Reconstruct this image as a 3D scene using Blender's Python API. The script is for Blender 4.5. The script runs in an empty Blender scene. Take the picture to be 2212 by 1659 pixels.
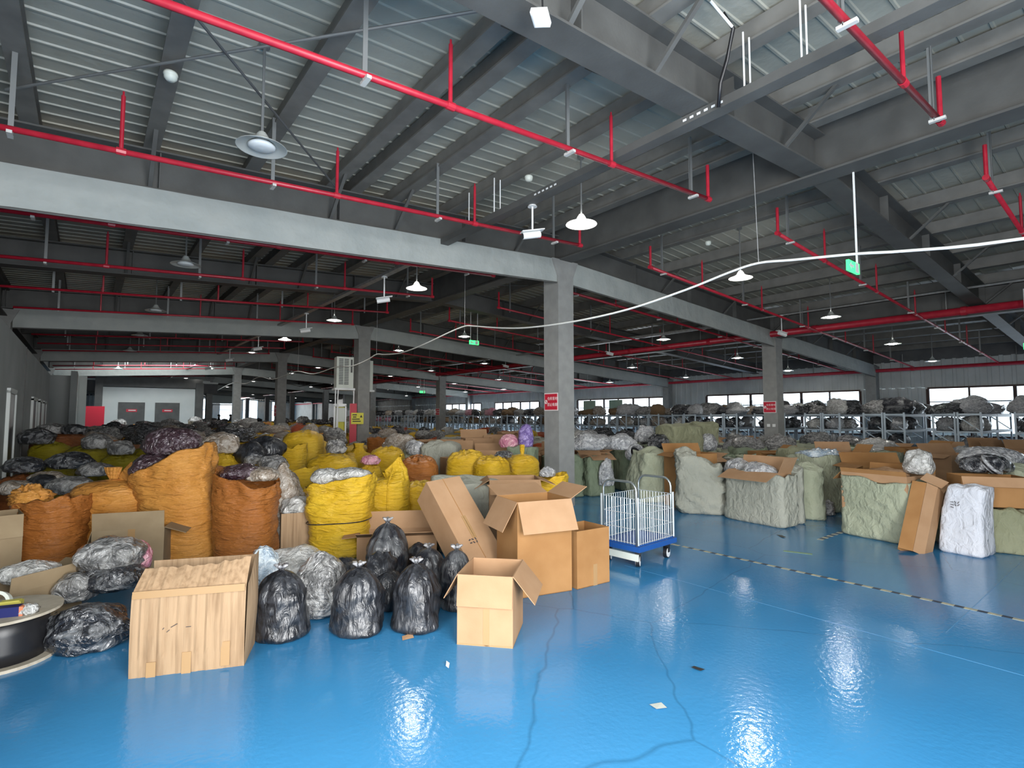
import bpy, math, random
from mathutils import Vector, Matrix, noise, Euler
R = math.radians
SC = bpy.context.scene
COL = SC.collection
rng = random.Random(7)

# ------------------------------------------------------------------ camera, world, light, exposure
CAM = Vector((-6.742, -7.042, 1.6)); YAW, PITCH, FPX, PW, PH = 0.675, 0.0618, 1144.7, 2212, 1659
cam_d = bpy.data.cameras.new('camera'); cam = bpy.data.objects.new('camera', cam_d); COL.objects.link(cam)
cam_d.sensor_fit = 'HORIZONTAL'; cam_d.sensor_width = 36; cam_d.lens = 36 * FPX / PW; cam_d.clip_end = 300
cam.location = CAM; cam.rotation_euler = (R(90) + PITCH, 0, -YAW)
SC.camera = cam
FWD = Vector((math.sin(YAW) * math.cos(PITCH), math.cos(YAW) * math.cos(PITCH), math.sin(PITCH)))
RGT = Vector((math.cos(YAW), -math.sin(YAW), 0)); UPV = RGT.cross(FWD)

W = bpy.data.worlds.new('sky'); SC.world = W; W.use_nodes = True
bg = W.node_tree.nodes['Background']; bg.inputs[0].default_value = (.86, .93, 1, 1); bg.inputs[1].default_value = 3.0

def area_light(name, loc, rot, sx, sy, watts, col=(1, 1, 1), spread=180):
    l = bpy.data.lights.new(name, 'AREA'); l.shape = 'RECTANGLE'; l.size = sx; l.size_y = sy; l.energy = watts; l.color = col; l.spread = R(spread)
    o = bpy.data.objects.new(name, l); COL.objects.link(o); o.location = loc; o.rotation_euler = rot
    return o
# daylight of the open loading door in the left wall beside the camera, of the windows, and an added fill light behind the camera
area_light('door_and_fill_light', (-8.0, -7.1, 1.9), (0, R(-74), 0), 3.6, 4.8, 285, (1, .995, .985), 150)
area_light('door_and_fill_light', (-6.2, -9.95, 1.95), (R(90), 0, 0), 3.6, 3.6, 700, (1, .995, .985))  # fill set in an unseen front doorway, added to light roof and curtains
for y0, y1 in ((-8.4, -1.6), (.5, 7.0), (9.3, 15.5), (19.1, 24.0), (25.7, 30.7)):
    area_light('window_daylight', (16.25, (y0 + y1) / 2, 1.9), (0, R(90), 0), 1.3, y1 - y0, 30 if y1 < 10 else 150, (.92, .97, 1))
area_light('window_daylight', (6, 71.6, 2.6), (R(-90), 0, 0), 14, 2.4, 1100, (1, .97, .93))
area_light('lift_block_fill', (-4.2, 23.8, 4.5), (R(35), 0, 0), 4.5, 1.4, 230, (.95, 1, 1))  # added lamp below the closed roof, brightens the white lift block

SC.view_settings.view_transform = 'Standard'; SC.view_settings.look = 'None'; SC.view_settings.gamma = 1
SC.view_settings.use_curve_mapping = False; SC.view_settings.exposure = 0.35
SC.cycles.use_denoising = True
SC.cycles.max_bounces = 6; SC.cycles.diffuse_bounces = 4; SC.cycles.glossy_bounces = 3; SC.cycles.transparent_max_bounces = 8
SC.cycles.sample_clamp_indirect = 4.0

# ------------------------------------------------------------------ helpers: picture point to place
def ray(x, y): return FWD + RGT * ((x - PW / 2) / FPX) - UPV * ((y - PH / 2) / FPX)
def at(x, y, z=0.0):
    d = ray(x, y); return CAM + d * ((z - CAM.z) / d.z)
def at_d(x, y, depth): return CAM + ray(x, y) * depth
def bk(x, y, k, z=0.0):
    """floor point at (x, y) pushed k metres farther from the camera"""
    p = at(x, y, z); d = Vector((p.x - CAM.x, p.y - CAM.y, 0)).normalized(); return p + d * k
def top_at(x, ytop, h, depth=None):
    """ground place of a thing seen with its top at (x, ytop), whose depth is given"""
    p = at_d(x, ytop, depth); return Vector((p.x, p.y, 0))

# ------------------------------------------------------------------ helpers: materials
def new_mat(name):
    m = bpy.data.materials.new(name); m.use_nodes = True
    return m, m.node_tree.nodes, m.node_tree.links, m.node_tree.nodes['Principled BSDF']
def mat(name, col, rough=.6, metal=0, col2=None, nscale=6, bump=0, bscale=60, bdist=.004, spec=.5, coat=0, emit=None, stretch=None, detail=4, c0=.35, c1=.65, tangled=0, sheen=0):
    m, N, L, b = new_mat(name)
    b.inputs['Base Color'].default_value = (*col, 1); b.inputs['Roughness'].default_value = rough; b.inputs['Metallic'].default_value = metal
    b.inputs['Specular IOR Level'].default_value = spec; b.inputs['Coat Weight'].default_value = coat; b.inputs['Coat Roughness'].default_value = .12
    b.inputs['Sheen Weight'].default_value = sheen
    if emit: b.inputs['Emission Color'].default_value = (*emit[0], 1); b.inputs['Emission Strength'].default_value = emit[1]
    if col2 or bump:
        tc = N.new('ShaderNodeTexCoord'); mp = N.new('ShaderNodeMapping'); L.new(tc.outputs['Object'], mp.inputs[0])
        if stretch: mp.inputs['Scale'].default_value = stretch
    if col2:
        n = N.new('ShaderNodeTexNoise'); n.inputs['Scale'].default_value = nscale; n.inputs['Detail'].default_value = detail; n.inputs['Distortion'].default_value = tangled
        L.new(mp.outputs[0], n.inputs[0])
        r = N.new('ShaderNodeValToRGB'); r.color_ramp.elements[0].position = c0; r.color_ramp.elements[1].position = c1
        r.color_ramp.elements[0].color = (*col, 1); r.color_ramp.elements[1].color = (*col2, 1)
        L.new(n.outputs[0], r.inputs[0]); L.new(r.outputs[0], b.inputs['Base Color'])
    if bump:
        n2 = N.new('ShaderNodeTexNoise'); n2.inputs['Scale'].default_value = bscale; n2.inputs['Detail'].default_value = 3; n2.inputs['Distortion'].default_value = tangled
        L.new(mp.outputs[0], n2.inputs[0])
        bp = N.new('ShaderNodeBump'); bp.inputs['Strength'].default_value = bump; bp.inputs['Distance'].default_value = bdist
        L.new(n2.outputs[0], bp.inputs['Height']); L.new(bp.outputs[0], b.inputs['Normal'])
    return m

def floor_mat():
    m, N, L, b = new_mat('blue_epoxy')
    tc = N.new('ShaderNodeTexCoord')
    n = N.new('ShaderNodeTexNoise'); n.inputs['Scale'].default_value = .55; n.inputs['Detail'].default_value = 6; L.new(tc.outputs['Object'], n.inputs[0])
    r = N.new('ShaderNodeValToRGB'); r.color_ramp.elements[0].position = .3; r.color_ramp.elements[1].position = .72
    r.color_ramp.elements[0].color = (.032, .195, .41, 1); r.color_ramp.elements[1].color = (.052, .255, .50, 1); L.new(n.outputs[0], r.inputs[0])
    # hairline cracks
    n2 = N.new('ShaderNodeTexNoise'); n2.inputs['Scale'].default_value = 2.2; L.new(tc.outputs['Object'], n2.inputs[0])
    mix = N.new('ShaderNodeMixRGB'); mix.inputs[0].default_value = .12; L.new(tc.outputs['Object'], mix.inputs[1]); L.new(n2.outputs['Color'], mix.inputs[2])
    v = N.new('ShaderNodeTexVoronoi'); v.feature = 'DISTANCE_TO_EDGE'; v.inputs['Scale'].default_value = .42; L.new(mix.outputs[0], v.inputs[0])
    cr = N.new('ShaderNodeValToRGB'); cr.color_ramp.elements[0].position = .0; cr.color_ramp.elements[1].position = .0022
    cr.color_ramp.elements[0].color = (.72, .72, .72, 1); cr.color_ramp.elements[1].color = (1, 1, 1, 1); L.new(v.outputs[0], cr.inputs[0])
    mu = N.new('ShaderNodeMixRGB'); mu.blend_type = 'MULTIPLY'; mu.inputs[0].default_value = 1; L.new(r.outputs[0], mu.inputs[1]); L.new(cr.outputs[0], mu.inputs[2])
    L.new(mu.outputs[0], b.inputs['Base Color'])
    n3 = N.new('ShaderNodeTexNoise'); n3.inputs['Scale'].default_value = 1.3; n3.inputs['Detail'].default_value = 5; L.new(tc.outputs['Object'], n3.inputs[0])
    mr = N.new('ShaderNodeMapRange'); mr.inputs['From Min'].default_value = .3; mr.inputs['From Max'].default_value = .7; mr.inputs['To Min'].default_value = .09; mr.inputs['To Max'].default_value = .22
    L.new(n3.outputs[0], mr.inputs[0]); L.new(mr.outputs[0], b.inputs['Roughness'])
    b.inputs['Specular IOR Level'].default_value = .5
    n4 = N.new('ShaderNodeTexNoise'); n4.inputs['Scale'].default_value = 28; n4.inputs['Detail'].default_value = 3; L.new(tc.outputs['Object'], n4.inputs[0])
    bp = N.new('ShaderNodeBump'); bp.inputs['Strength'].default_value = .16; bp.inputs['Distance'].default_value = .01; L.new(n4.outputs[0], bp.inputs['Height']); L.new(bp.outputs[0], b.inputs['Normal'])
    return m
def weave_mat(name, col, col2, rough=.3, scale=3, st=(5, 5, 20)):
    """woven polypropylene: soft sheen, fine thread lines and crumple"""
    m, N, L, b = new_mat(name)
    tc = N.new('ShaderNodeTexCoord')
    n = N.new('ShaderNodeTexNoise'); n.inputs['Scale'].default_value = scale; n.inputs['Detail'].default_value = 5; L.new(tc.outputs['Object'], n.inputs[0])
    r = N.new('ShaderNodeValToRGB'); r.color_ramp.elements[0].position = .32; r.color_ramp.elements[1].position = .7
    r.color_ramp.elements[0].color = (*col, 1); r.color_ramp.elements[1].color = (*col2, 1); L.new(n.outputs[0], r.inputs[0])
    L.new(r.outputs[0], b.inputs['Base Color']); b.inputs['Roughness'].default_value = rough; b.inputs['Specular IOR Level'].default_value = .45
    w = N.new('ShaderNodeTexWave'); w.bands_direction = 'Z'; w.inputs['Scale'].default_value = 60; w.inputs['Distortion'].default_value = 1.5; L.new(tc.outputs['Object'], w.inputs[0])
    mp = N.new('ShaderNodeMapping'); mp.inputs['Scale'].default_value = st; L.new(tc.outputs['Object'], mp.inputs[0])
    n2 = N.new('ShaderNodeTexNoise'); n2.inputs['Scale'].default_value = 1.6; n2.inputs['Detail'].default_value = 5; n2.inputs['Distortion'].default_value = .6; L.new(mp.outputs[0], n2.inputs[0])
    ad = N.new('ShaderNodeMath'); ad.operation = 'MULTIPLY_ADD'; ad.inputs[1].default_value = .04; L.new(w.outputs['Fac'], ad.inputs[0]); L.new(n2.outputs[0], ad.inputs[2])
    bp = N.new('ShaderNodeBump'); bp.inputs['Strength'].default_value = .9; bp.inputs['Distance'].default_value = .05; L.new(ad.outputs[0], bp.inputs['Height']); L.new(bp.outputs[0], b.inputs['Normal'])
    return m
def film_mat(name, dark, light, rough=.16, scale=9, c0=.42, c1=.62, bs=1.0, st=None, coat=.6):
    """clear or tinted plastic film drawn over soft goods: crinkles that glint"""
    m, N, L, b = new_mat(name)
    tc = N.new('ShaderNodeTexCoord')
    n = N.new('ShaderNodeTexNoise'); n.inputs['Scale'].default_value = scale; n.inputs['Detail'].default_value = 6; n.inputs['Distortion'].default_value = 1.2; L.new(tc.outputs['Object'], n.inputs[0])
    r = N.new('ShaderNodeValToRGB'); r.color_ramp.elements[0].position = c0; r.color_ramp.elements[1].position = c1
    r.color_ramp.elements[0].color = (*dark, 1); r.color_ramp.elements[1].color = (*light, 1); L.new(n.outputs[0], r.inputs[0])
    L.new(r.outputs[0], b.inputs['Base Color']); b.inputs['Roughness'].default_value = rough
    b.inputs['Specular IOR Level'].default_value = .75 if coat > .3 else .5; b.inputs['Coat Weight'].default_value = coat; b.inputs['Coat Roughness'].default_value = .08
    n2 = N.new('ShaderNodeTexNoise'); n2.inputs['Scale'].default_value = 11; n2.inputs['Detail'].default_value = 4; n2.inputs['Distortion'].default_value = 2.2 if not st else .8
    mp = N.new('ShaderNodeMapping'); mp.inputs['Scale'].default_value = st or (1, 1, 1); L.new(tc.outputs['Object'], mp.inputs[0]); L.new(mp.outputs[0], n2.inputs[0])
    bp = N.new('ShaderNodeBump'); bp.inputs['Strength'].default_value = .9 * bs; bp.inputs['Distance'].default_value = .05; L.new(n2.outputs[0], bp.inputs['Height'])
    L.new(bp.outputs[0], b.inputs['Normal']); L.new(bp.outputs[0], b.inputs['Coat Normal'])
    return m
def glass_mat():
    m, N, L, b = new_mat('window_glass'); N.remove(b)
    t = N.new('ShaderNodeBsdfTransparent'); g = N.new('ShaderNodeBsdfGlossy'); g.inputs['Roughness'].default_value = .05
    t.inputs[0].default_value = (.9, .95, .98, 1)
    x = N.new('ShaderNodeMixShader'); x.inputs[0].default_value = .07; L.new(t.outputs[0], x.inputs[1]); L.new(g.outputs[0], x.inputs[2]); L.new(x.outputs[0], N['Material Output'].inputs[0])
    return m
def net_mat():
    m, N, L, b = new_mat('shade_net'); b.inputs['Base Color'].default_value = (.02, .022, .03, 1); b.inputs['Roughness'].default_value = .8
    t = N.new('ShaderNodeBsdfTransparent'); x = N.new('ShaderNodeMixShader'); x.inputs[0].default_value = .55
    L.new(t.outputs[0], x.inputs[1]); L.new(b.outputs[0], x.inputs[2]); L.new(x.outputs[0], N['Material Output'].inputs[0])
    return m
M = {}
M['floor'] = floor_mat()
M['deck'] = mat('roof_deck_film', (.34, .345, .30), .42, .0, (.43, .43, .375), 1.2, spec=.4, bump=.3, bscale=7, bdist=.03)
M['steel'] = mat('painted_steel_grey', (.075, .076, .073), .6, 0, (.098, .1, .096), 3, bump=.25, bscale=40)
M['steel_dark'] = mat('painted_steel_dark', (.075, .08, .085), .6, 0, (.1, .105, .108), 3)
M['column'] = mat('column_coat', (.24, .245, .238), .75, 0, (.285, .29, .28), 6, bump=.3, bscale=120)
M['purlin'] = mat('purlin_paint', (.135, .134, .125), .6, 0, (.18, .178, .165), 4)
M['curtain'] = mat('smoke_curtain_cloth', (.31, .34, .33), .7, 0, (.36, .385, .37), 2.5, bump=.5, bscale=5, bdist=.05)
M['red'] = mat('red_pipe_paint', (.36, .012, .03), .4, 0, (.45, .02, .04), 9)
M['galv'] = mat('galvanised', (.42, .43, .43), .45, .5, (.3, .31, .31), 14)
M['rod'] = mat('grey_rod', (.2, .21, .21), .5, .3)
M['clamp'] = mat('clamp_zinc', (.5, .5, .48), .5)
M['white'] = mat('white_plastic', (.78, .8, .8), .4)
M['cream'] = mat('cream_plastic', (.62, .66, .6), .5)
M['black'] = mat('black_plastic', (.012, .012, .014), .4)
M['wall_white'] = mat('white_plaster', (.62, .66, .64), .85, 0, (.68, .71, .69), 1.5)
M['wall_grey'] = mat('grey_plaster', (.36, .39, .38), .85, 0, (.42, .45, .44), 1.2)
M['wall_sheet'] = mat('wall_sheet_white', (.50, .53, .52), .6, 0, (.42, .45, .44), 1.5)
M['wall_tan'] = mat('wall_sheet_tan', (.52, .42, .34), .7, 0, (.58, .48, .4), 2)
M['glass'] = glass_mat(); M['net'] = net_mat()
M['win_frame'] = mat('brown_window_frame', (.05, .025, .02), .6)
M['card'] = mat('cardboard', (.36, .215, .118), .85, 0, (.42, .262, .15), 3.5, bump=.12, bscale=90, spec=.15)
M['card_dark'] = mat('cardboard_brown', (.30, .15, .055), .8, 0, (.36, .19, .075), 3, bump=.1, bscale=90, spec=.2)
M['card_old'] = mat('cardboard_worn', (.25, .16, .09), .8, 0, (.37, .25, .148), 30, bump=.35, bscale=30, bdist=.012, spec=.2, stretch=(1, 1, .05), c0=.3, c1=.55)
M['card_grey'] = mat('cardboard_dull', (.27, .2, .12), .85, 0, (.34, .26, .16), 4, spec=.15)
M['tape'] = mat('packing_tape', (.36, .22, .1), .25, spec=.6)
M['tape_clear'] = mat('clear_tape', (.55, .42, .27), .2, spec=.7)
M['ink'] = mat('dark_ink', (.05, .04, .04), .7)
M['yellow'] = weave_mat('yellow_woven', (.66, .39, .018), (.78, .51, .04))
M['orange'] = weave_mat('orange_woven', (.60, .25, .05), (.70, .33, .075))
M['rust'] = weave_mat('rust_woven', (.36, .125, .028), (.46, .17, .04))
M['brown'] = weave_mat('brown_woven', (.22, .07, .02), (.29, .1, .03))
M['olive'] = weave_mat('olive_woven', (.28, .23, .012), (.36, .3, .02))
M['redsack'] = weave_mat('red_woven', (.55, .1, .035), (.62, .15, .06))
M['sage'] = weave_mat('sage_woven', (.37, .40, .285), (.46, .49, .36), .5, 2, st=(7, 7, 5))
M['moss'] = weave_mat('moss_woven', (.21, .265, .175), (.29, .345, .235), .5, 2, st=(7, 7, 5))
M['drab'] = weave_mat('drab_woven', (.36, .37, .31), (.45, .455, .385), .55, 2, st=(7, 7, 5))
M['khaki'] = weave_mat('khaki_woven', (.26, .27, .165), (.33, .34, .22), .55, 2, st=(7, 7, 5))
M['whitesack'] = weave_mat('white_woven', (.7, .73, .8), (.8, .82, .88), .45, 2, st=(7, 7, 5))
M['film_dark'] = film_mat('film_dark', (.02, .022, .028), (.3, .31, .32), c0=.48, c1=.75)
M['film_grey'] = film_mat('film_grey', (.12, .12, .12), (.42, .42, .41))
M['film_pale'] = film_mat('film_pale', (.4, .4, .38), (.72, .72, .7))
M['film_beige'] = film_mat('film_beige', (.3, .24, .18), (.55, .5, .44))
M['film_plum'] = film_mat('film_plum', (.045, .022, .03), (.25, .2, .23), scale=14, c0=.5, c1=.75)
M['film_black'] = film_mat('film_black', (.012, .013, .016), (.04, .043, .05), rough=.3, coat=.12, bs=.6, st=(1.6, 1.6, .5))
M['film_smoke'] = film_mat('film_smoke', (.016, .017, .022), (.11, .115, .12), rough=.3, coat=.15, scale=5, bs=.6, st=(1.6, 1.6, .5))
M['film_neck'] = film_mat('film_neck', (.12, .12, .13), (.4, .4, .41), rough=.25, bs=.4)
M['film_pink'] = film_mat('film_pink', (.6, .2, .3), (.8, .45, .5))
M['film_purple'] = film_mat('film_purple', (.17, .11, .36), (.36, .27, .6))
M['film_blue'] = film_mat('film_blue', (.35, .45, .55), (.7, .78, .82))
M['film_silver'] = film_mat('film_silver', (.26, .27, .285), (.68, .69, .7), c0=.36, c1=.72, scale=13)
M['plush'] = mat('brown_plush', (.16, .1, .05), .9, 0, (.3, .2, .11), 30, bump=.8, bscale=60, bdist=.02)
M['rack'] = mat('rack_blue_grey', (.52, .61, .68), .45)
M['shelf'] = mat('rack_shelf', (.3, .35, .39), .5)
M['blue_deck'] = mat('blue_cart_deck', (.015, .08, .3), .35, bump=.2, bscale=40)
M['chrome'] = mat('cart_chrome', (.42, .47, .47), .3, .85)
M['wire'] = mat('cart_wire', (.55, .6, .62), .35, .4)
M['lamp_on'] = mat('lamp_lit', (.9, .9, .9), .4, emit=((1, .97, .9), 40))
M['shade_lit'] = mat('lamp_shade_lit', (.8, .8, .78), .4, emit=((1, .97, .88), 1.6))
M['lamp_dim'] = mat('lamp_lit_far', (.9, .9, .9), .4, emit=((1, .98, .95), 3.5))
M['lamp_off'] = mat('lamp_unlit', (.62, .66, .68), .4)
M['lamp_shade'] = mat('lamp_shade', (.55, .58, .56), .3, .2)
M['exit'] = mat('exit_green', (.02, .5, .08), .5, emit=((.05, 1, .2), 2.0))
M['sign_red'] = mat('sign_red', (.55, .015, .04), .5)
M['sign_white'] = mat('sign_white', (.8, .72, .72), .5)
M['sign_yellow'] = mat('sign_yellow', (.75, .68, .03), .5)
M['dash'] = mat('floor_tape_yellow', (.5, .47, .3), .5, 0, (.3, .33, .3), 20)
M['dashk'] = mat('floor_tape_black', (.03, .05, .08), .5)
M['green_tape'] = mat('floor_tape_green', (.2, .33, .2), .5)
M['joint'] = mat('floor_joint', (.07, .26, .48), .3)
M['cable'] = mat('white_cable', (.75, .77, .74), .45)
M['skin'] = mat('skin', (.45, .28, .2), .6)
M['hair'] = mat('hair', (.015, .012, .01), .6)
M['shirt_tan'] = mat('shirt_tan', (.38, .3, .2), .8)
M['shirt_dark'] = mat('shirt_dark', (.03, .035, .045), .8)
M['shirt_grey'] = mat('shirt_grey', (.2, .2, .23), .8)
M['wood'] = mat('pale_board', (.5, .45, .36), .7, 0, (.4, .35, .27), 10)
M['roll_yellow'] = mat('yellow_sponge', (.55, .5, .1), .8)
M['box_blue'] = mat('navy_card', (.01, .015, .11), .5)
M['box_orange'] = mat('orange_card', (.6, .2, .1), .5)

# ------------------------------------------------------------------ helpers: meshes and objects
class MB:
    def __init__(s): s.v = []; s.f = []
    def add(s, vs, fs):
        o = len(s.v); s.v += [tuple(v) for v in vs]; s.f += [tuple(i + o for i in f) for f in fs]; return s
    def box(s, c, d, mtx=None):
        x, y, z = d[0] / 2, d[1] / 2, d[2] / 2
        vs = [Vector((a * x, b * y, e * z)) for e in (-1, 1) for a, b in ((-1, -1), (1, -1), (1, 1), (-1, 1))]
        if mtx: vs = [mtx @ v for v in vs]
        vs = [v + Vector(c) for v in vs]
        return s.add(vs, [(0, 3, 2, 1), (4, 5, 6, 7), (0, 1, 5, 4), (1, 2, 6, 5), (2, 3, 7, 6), (3, 0, 4, 7)])
    def bar(s, a, b, w, h=None, up=(0, 0, 1)):
        a, b = Vector(a), Vector(b); h = h or w; d = (b - a).normalized(); u = Vector(up)
        if abs(d.dot(u)) > .98: u = Vector((0, 1, 0))
        sx = d.cross(u).normalized() * w / 2; sz = sx.cross(d).normalized() * h / 2
        vs = [p + i * sx + j * sz for p in (a, b) for i, j in ((-1, -1), (1, -1), (1, 1), (-1, 1))]
        return s.add(vs, [(3, 2, 1, 0), (4, 5, 6, 7), (0, 1, 5, 4), (1, 2, 6, 5), (2, 3, 7, 6), (3, 0, 4, 7)])
    def tube(s, pts, r, n=8, caps=True):
        pts = [Vector(p) for p in pts]; rings = []; o = len(s.v)
        t0 = (pts[1] - pts[0]).normalized(); u = Vector((0, 0, 1)) if abs(t0.z) < .9 else Vector((1, 0, 0))
        for i, p in enumerate(pts):
            t = (pts[min(i + 1, len(pts) - 1)] - pts[max(i - 1, 0)]).normalized()
            a = t.cross(u).normalized(); b = a.cross(t).normalized()
            rr = r[i] if isinstance(r, (list, tuple)) else r
            for k in range(n):
                g = 2 * math.pi * k / n; s.v.append(tuple(p + a * math.cos(g) * rr + b * math.sin(g) * rr))
        for i in range(len(pts) - 1):
            for k in range(n):
                s.f.append((o + i * n + k, o + i * n + (k + 1) % n, o + (i + 1) * n + (k + 1) % n, o + (i + 1) * n + k))
        if caps:
            s.f.append(tuple(o + k for k in range(n - 1, -1, -1))); e = o + (len(pts) - 1) * n; s.f.append(tuple(e + k for k in range(n)))
        return s
    def lathe(s, prof, n=20, c=(0, 0, 0)):
        o = len(s.v)
        for r, z in prof:
            for k in range(n):
                g = 2 * math.pi * k / n; s.v.append((c[0] + r * math.cos(g), c[1] + r * math.sin(g), c[2] + z))
        for i in range(len(prof) - 1):
            for k in range(n): s.f.append((o + i * n + k, o + i * n + (k + 1) % n, o + (i + 1) * n + (k + 1) % n, o + (i + 1) * n + k))
        return s
    def prism(s, poly, axis, a, b):
        """poly of 2-D points extruded along axis 'x' or 'y' or 'z' from a to b"""
        n = len(poly); o = len(s.v)
        for t in (a, b):
            for p, q in poly: s.v.append({'x': (t, p, q), 'y': (p, t, q), 'z': (p, q, t)}[axis])
        for k in range(n): s.f.append((o + k, o + (k + 1) % n, o + n + (k + 1) % n, o + n + k))
        s.f.append(tuple(o + k for k in range(n - 1, -1, -1))); s.f.append(tuple(o + n + k for k in range(n)))
        return s
    def mesh(s, name, smooth=False):
        me = bpy.data.meshes.new(name); me.from_pydata(s.v, [], s.f); me.update()
        if smooth: me.polygons.foreach_set('use_smooth', [True] * len(me.polygons))
        return me
def obj(name, me, m, parent=None, loc=(0, 0, 0), rot=(0, 0, 0), smooth=False, sc=None):
    if isinstance(me, MB): me = me.mesh(name, smooth)
    if m is not None and not me.materials: me.materials.append(M[m] if isinstance(m, str) else m)
    o = bpy.data.objects.new(name, me); COL.objects.link(o); o.location = loc; o.rotation_euler = rot
    if parent: o.parent = parent
    if sc: o.scale = sc if isinstance(sc, (tuple, list)) else (sc,) * 3
    return o
def tag(o, label, cat, group=None):
    o['label'] = label; o['category'] = cat
    if group: o['group'] = group
    return o
def thing(name, label, cat, loc=(0, 0, 0), rz=0, group=None, rot=None):
    o = bpy.data.objects.new(name, None); COL.objects.link(o); o.location = loc; o.rotation_euler = rot or (0, 0, rz)
    o.empty_display_size = .1
    return tag(o, label, cat, group)
def struct(name, me, m, parent=None, **k):
    o = obj(name, me, m, parent, **k)
    if not parent: o['kind'] = 'structure'
    return o
def dup(root, loc, rz=None, label=None, group=None, sc=None):
    r = root.copy(); COL.objects.link(r); r.location = loc
    if rz is not None: r.rotation_euler = (r.rotation_euler[0], r.rotation_euler[1], rz)
    if sc: r.scale = (sc,) * 3 if not isinstance(sc, (tuple, list)) else sc
    if label: r['label'] = label
    if group: r['group'] = group
    for ch in root.children:
        c = ch.copy(); COL.objects.link(c); c.parent = r
        for g in ch.children:
            d = g.copy(); COL.objects.link(d); d.parent = c
    return r
def nz(x, y, z): return noise.noise(Vector((x, y, z)))
def sm(t): t = max(0., min(1., t)); return t * t * (3 - 2 * t)
def text_mesh(name, s, size, mname, parent, loc, rot):
    c = bpy.data.curves.new(name, 'FONT'); c.body = s; c.size = size; c.align_x = 'CENTER'; c.align_y = 'CENTER'; c.extrude = .0008; c.resolution_u = 2
    o = bpy.data.objects.new(name, c); COL.objects.link(o); bpy.context.view_layer.update()
    me = bpy.data.meshes.new_from_object(o); bpy.data.objects.remove(o); me.name = name
    return obj(name, me, mname, parent, loc, rot)

# ------------------------------------------------------------------ the hall
XL, XR, Y0, Y1, SL = -7.75, 16.5, -14, 72, .06
def zr(x, z0=4.47): return z0 - SL * abs(x)
ZDECK = 5.185
struct('floor', MB().box((2, 29, -.1), (39, 92, .2)), 'floor')
# corrugated roof deck, ribs running down the slope
def deck(x0, x1):
    mb = MB(); pitch = .225; y = Y0; ys = []
    while y < Y1 + .3:
        ys += [(y, 0), (y + .158, 0), (y + .166, -.014), (y + .186, -.014), (y + .194, 0)]; y += pitch
    n = len(ys)
    for x in (x0, x1): mb.v += [(x, yy, zr(x, ZDECK) + zz) for yy, zz in ys]
    mb.f += [(i, i + 1, n + i + 1, n + i) for i in range(n - 1)]
    o2 = len(mb.v)
    for x in (x0, x1): mb.v += [(x, Y0, zr(x, ZDECK) + .15), (x, Y1, zr(x, ZDECK) + .15)]
    mb.f.append((o2, o2 + 1, o2 + 3, o2 + 2))
    return mb
ce = struct('ceiling', deck(-16.5, 0), 'deck'); obj('roof_sheet', deck(0, 17), 'deck', ce)
# purlins on the rafters
PX = [-15.2, -14, -12.8, -11.6, -10.4, -9.3, -8.3, -7.3, -6.3, -5.28, -4.3, -3.97, -3.35, -2.4, -1.1, -.42, .45, 1.75, 3.05, 4.3, 5.6, 6.9, 8.2, 9.5, 10.8, 12.1, 13.4, 14.7, 16.0]
for x in PX:
    w = .075
    z = zr(x, 4.93)
    mb = MB().prism([(x - w, z), (x + w, z), (x + w, z + .02), (x + .012, z + .02), (x + .012, z + .2), (x + w * .9, z + .2), (x + w * .9, z + .215), (x - w * .3, z + .215), (x - .012, z + .02), (x - w, z + .02)], 'y', Y0 + .2, Y1 - .2)
    struct('roof_purlin', mb, 'purlin')
# rafters every 4.5 m, stiffened I sections
def ibeam(mb, x0, x1, y, z0f, depth, fw):
    def q(x, z): return (x, z)
    for ya, yb, za, zb in ((y - fw / 2, y + fw / 2, 0, .02), (y - .008, y + .008, .02, depth - .02), (y - fw / 2, y + fw / 2, depth - .02, depth)):
        mb.prism([(x0, zr(x0, z0f) + za), (x1, zr(x1, z0f) + za), (x1, zr(x1, z0f) + zb), (x0, zr(x0, z0f) + zb)], 'y', ya, yb)
for k in range(-2, 17):
    y = k * 4.5
    for x0, x1 in ((-16.4, -.1), (.1, 16.4)):
        mb = MB(); ibeam(mb, x0, x1, y, 4.48, .45, .26)
        n = 8
        for i in range(1, n):
            x = x0 + (x1 - x0) * i / n
            mb.box((x, y, zr(x, 4.48) + .225), (.014, .22, .42))
        struct('roof_rafter', mb, 'steel')
        # knee braces from the lower flange to the purlins
        if k < 8:
            mb2 = MB()
            for px in PX[::2]:
                if min(x0, x1) + .4 < px < max(x0, x1) - .4:
                    for sgn in (-1, 1): mb2.bar((px, y + sgn * .1, zr(px, 4.5)), (px, y + sgn * .62, zr(px, 4.94)), .04, .03)
            kb = obj('knee_brace', mb2, 'steel', None); kb['kind'] = 'structure'
# ridge girder and eaves girders along the column rows
for x, d, fw in ((0, .66, .3), (8.32, .6, .26), (-8.32, .6, .26)):
    zb = 4.45 if x == 0 else zr(x, 4.30)
    mb = MB().box((x, 29, zb + .01), (fw, 85, .025)).box((x, 29, zb + d / 2), (.03, 85, d)).box((x, 29, zb + d), (fw, 85, .025))
    struct('ridge_girder' if x == 0 else 'row_girder', mb, 'steel')
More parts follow.
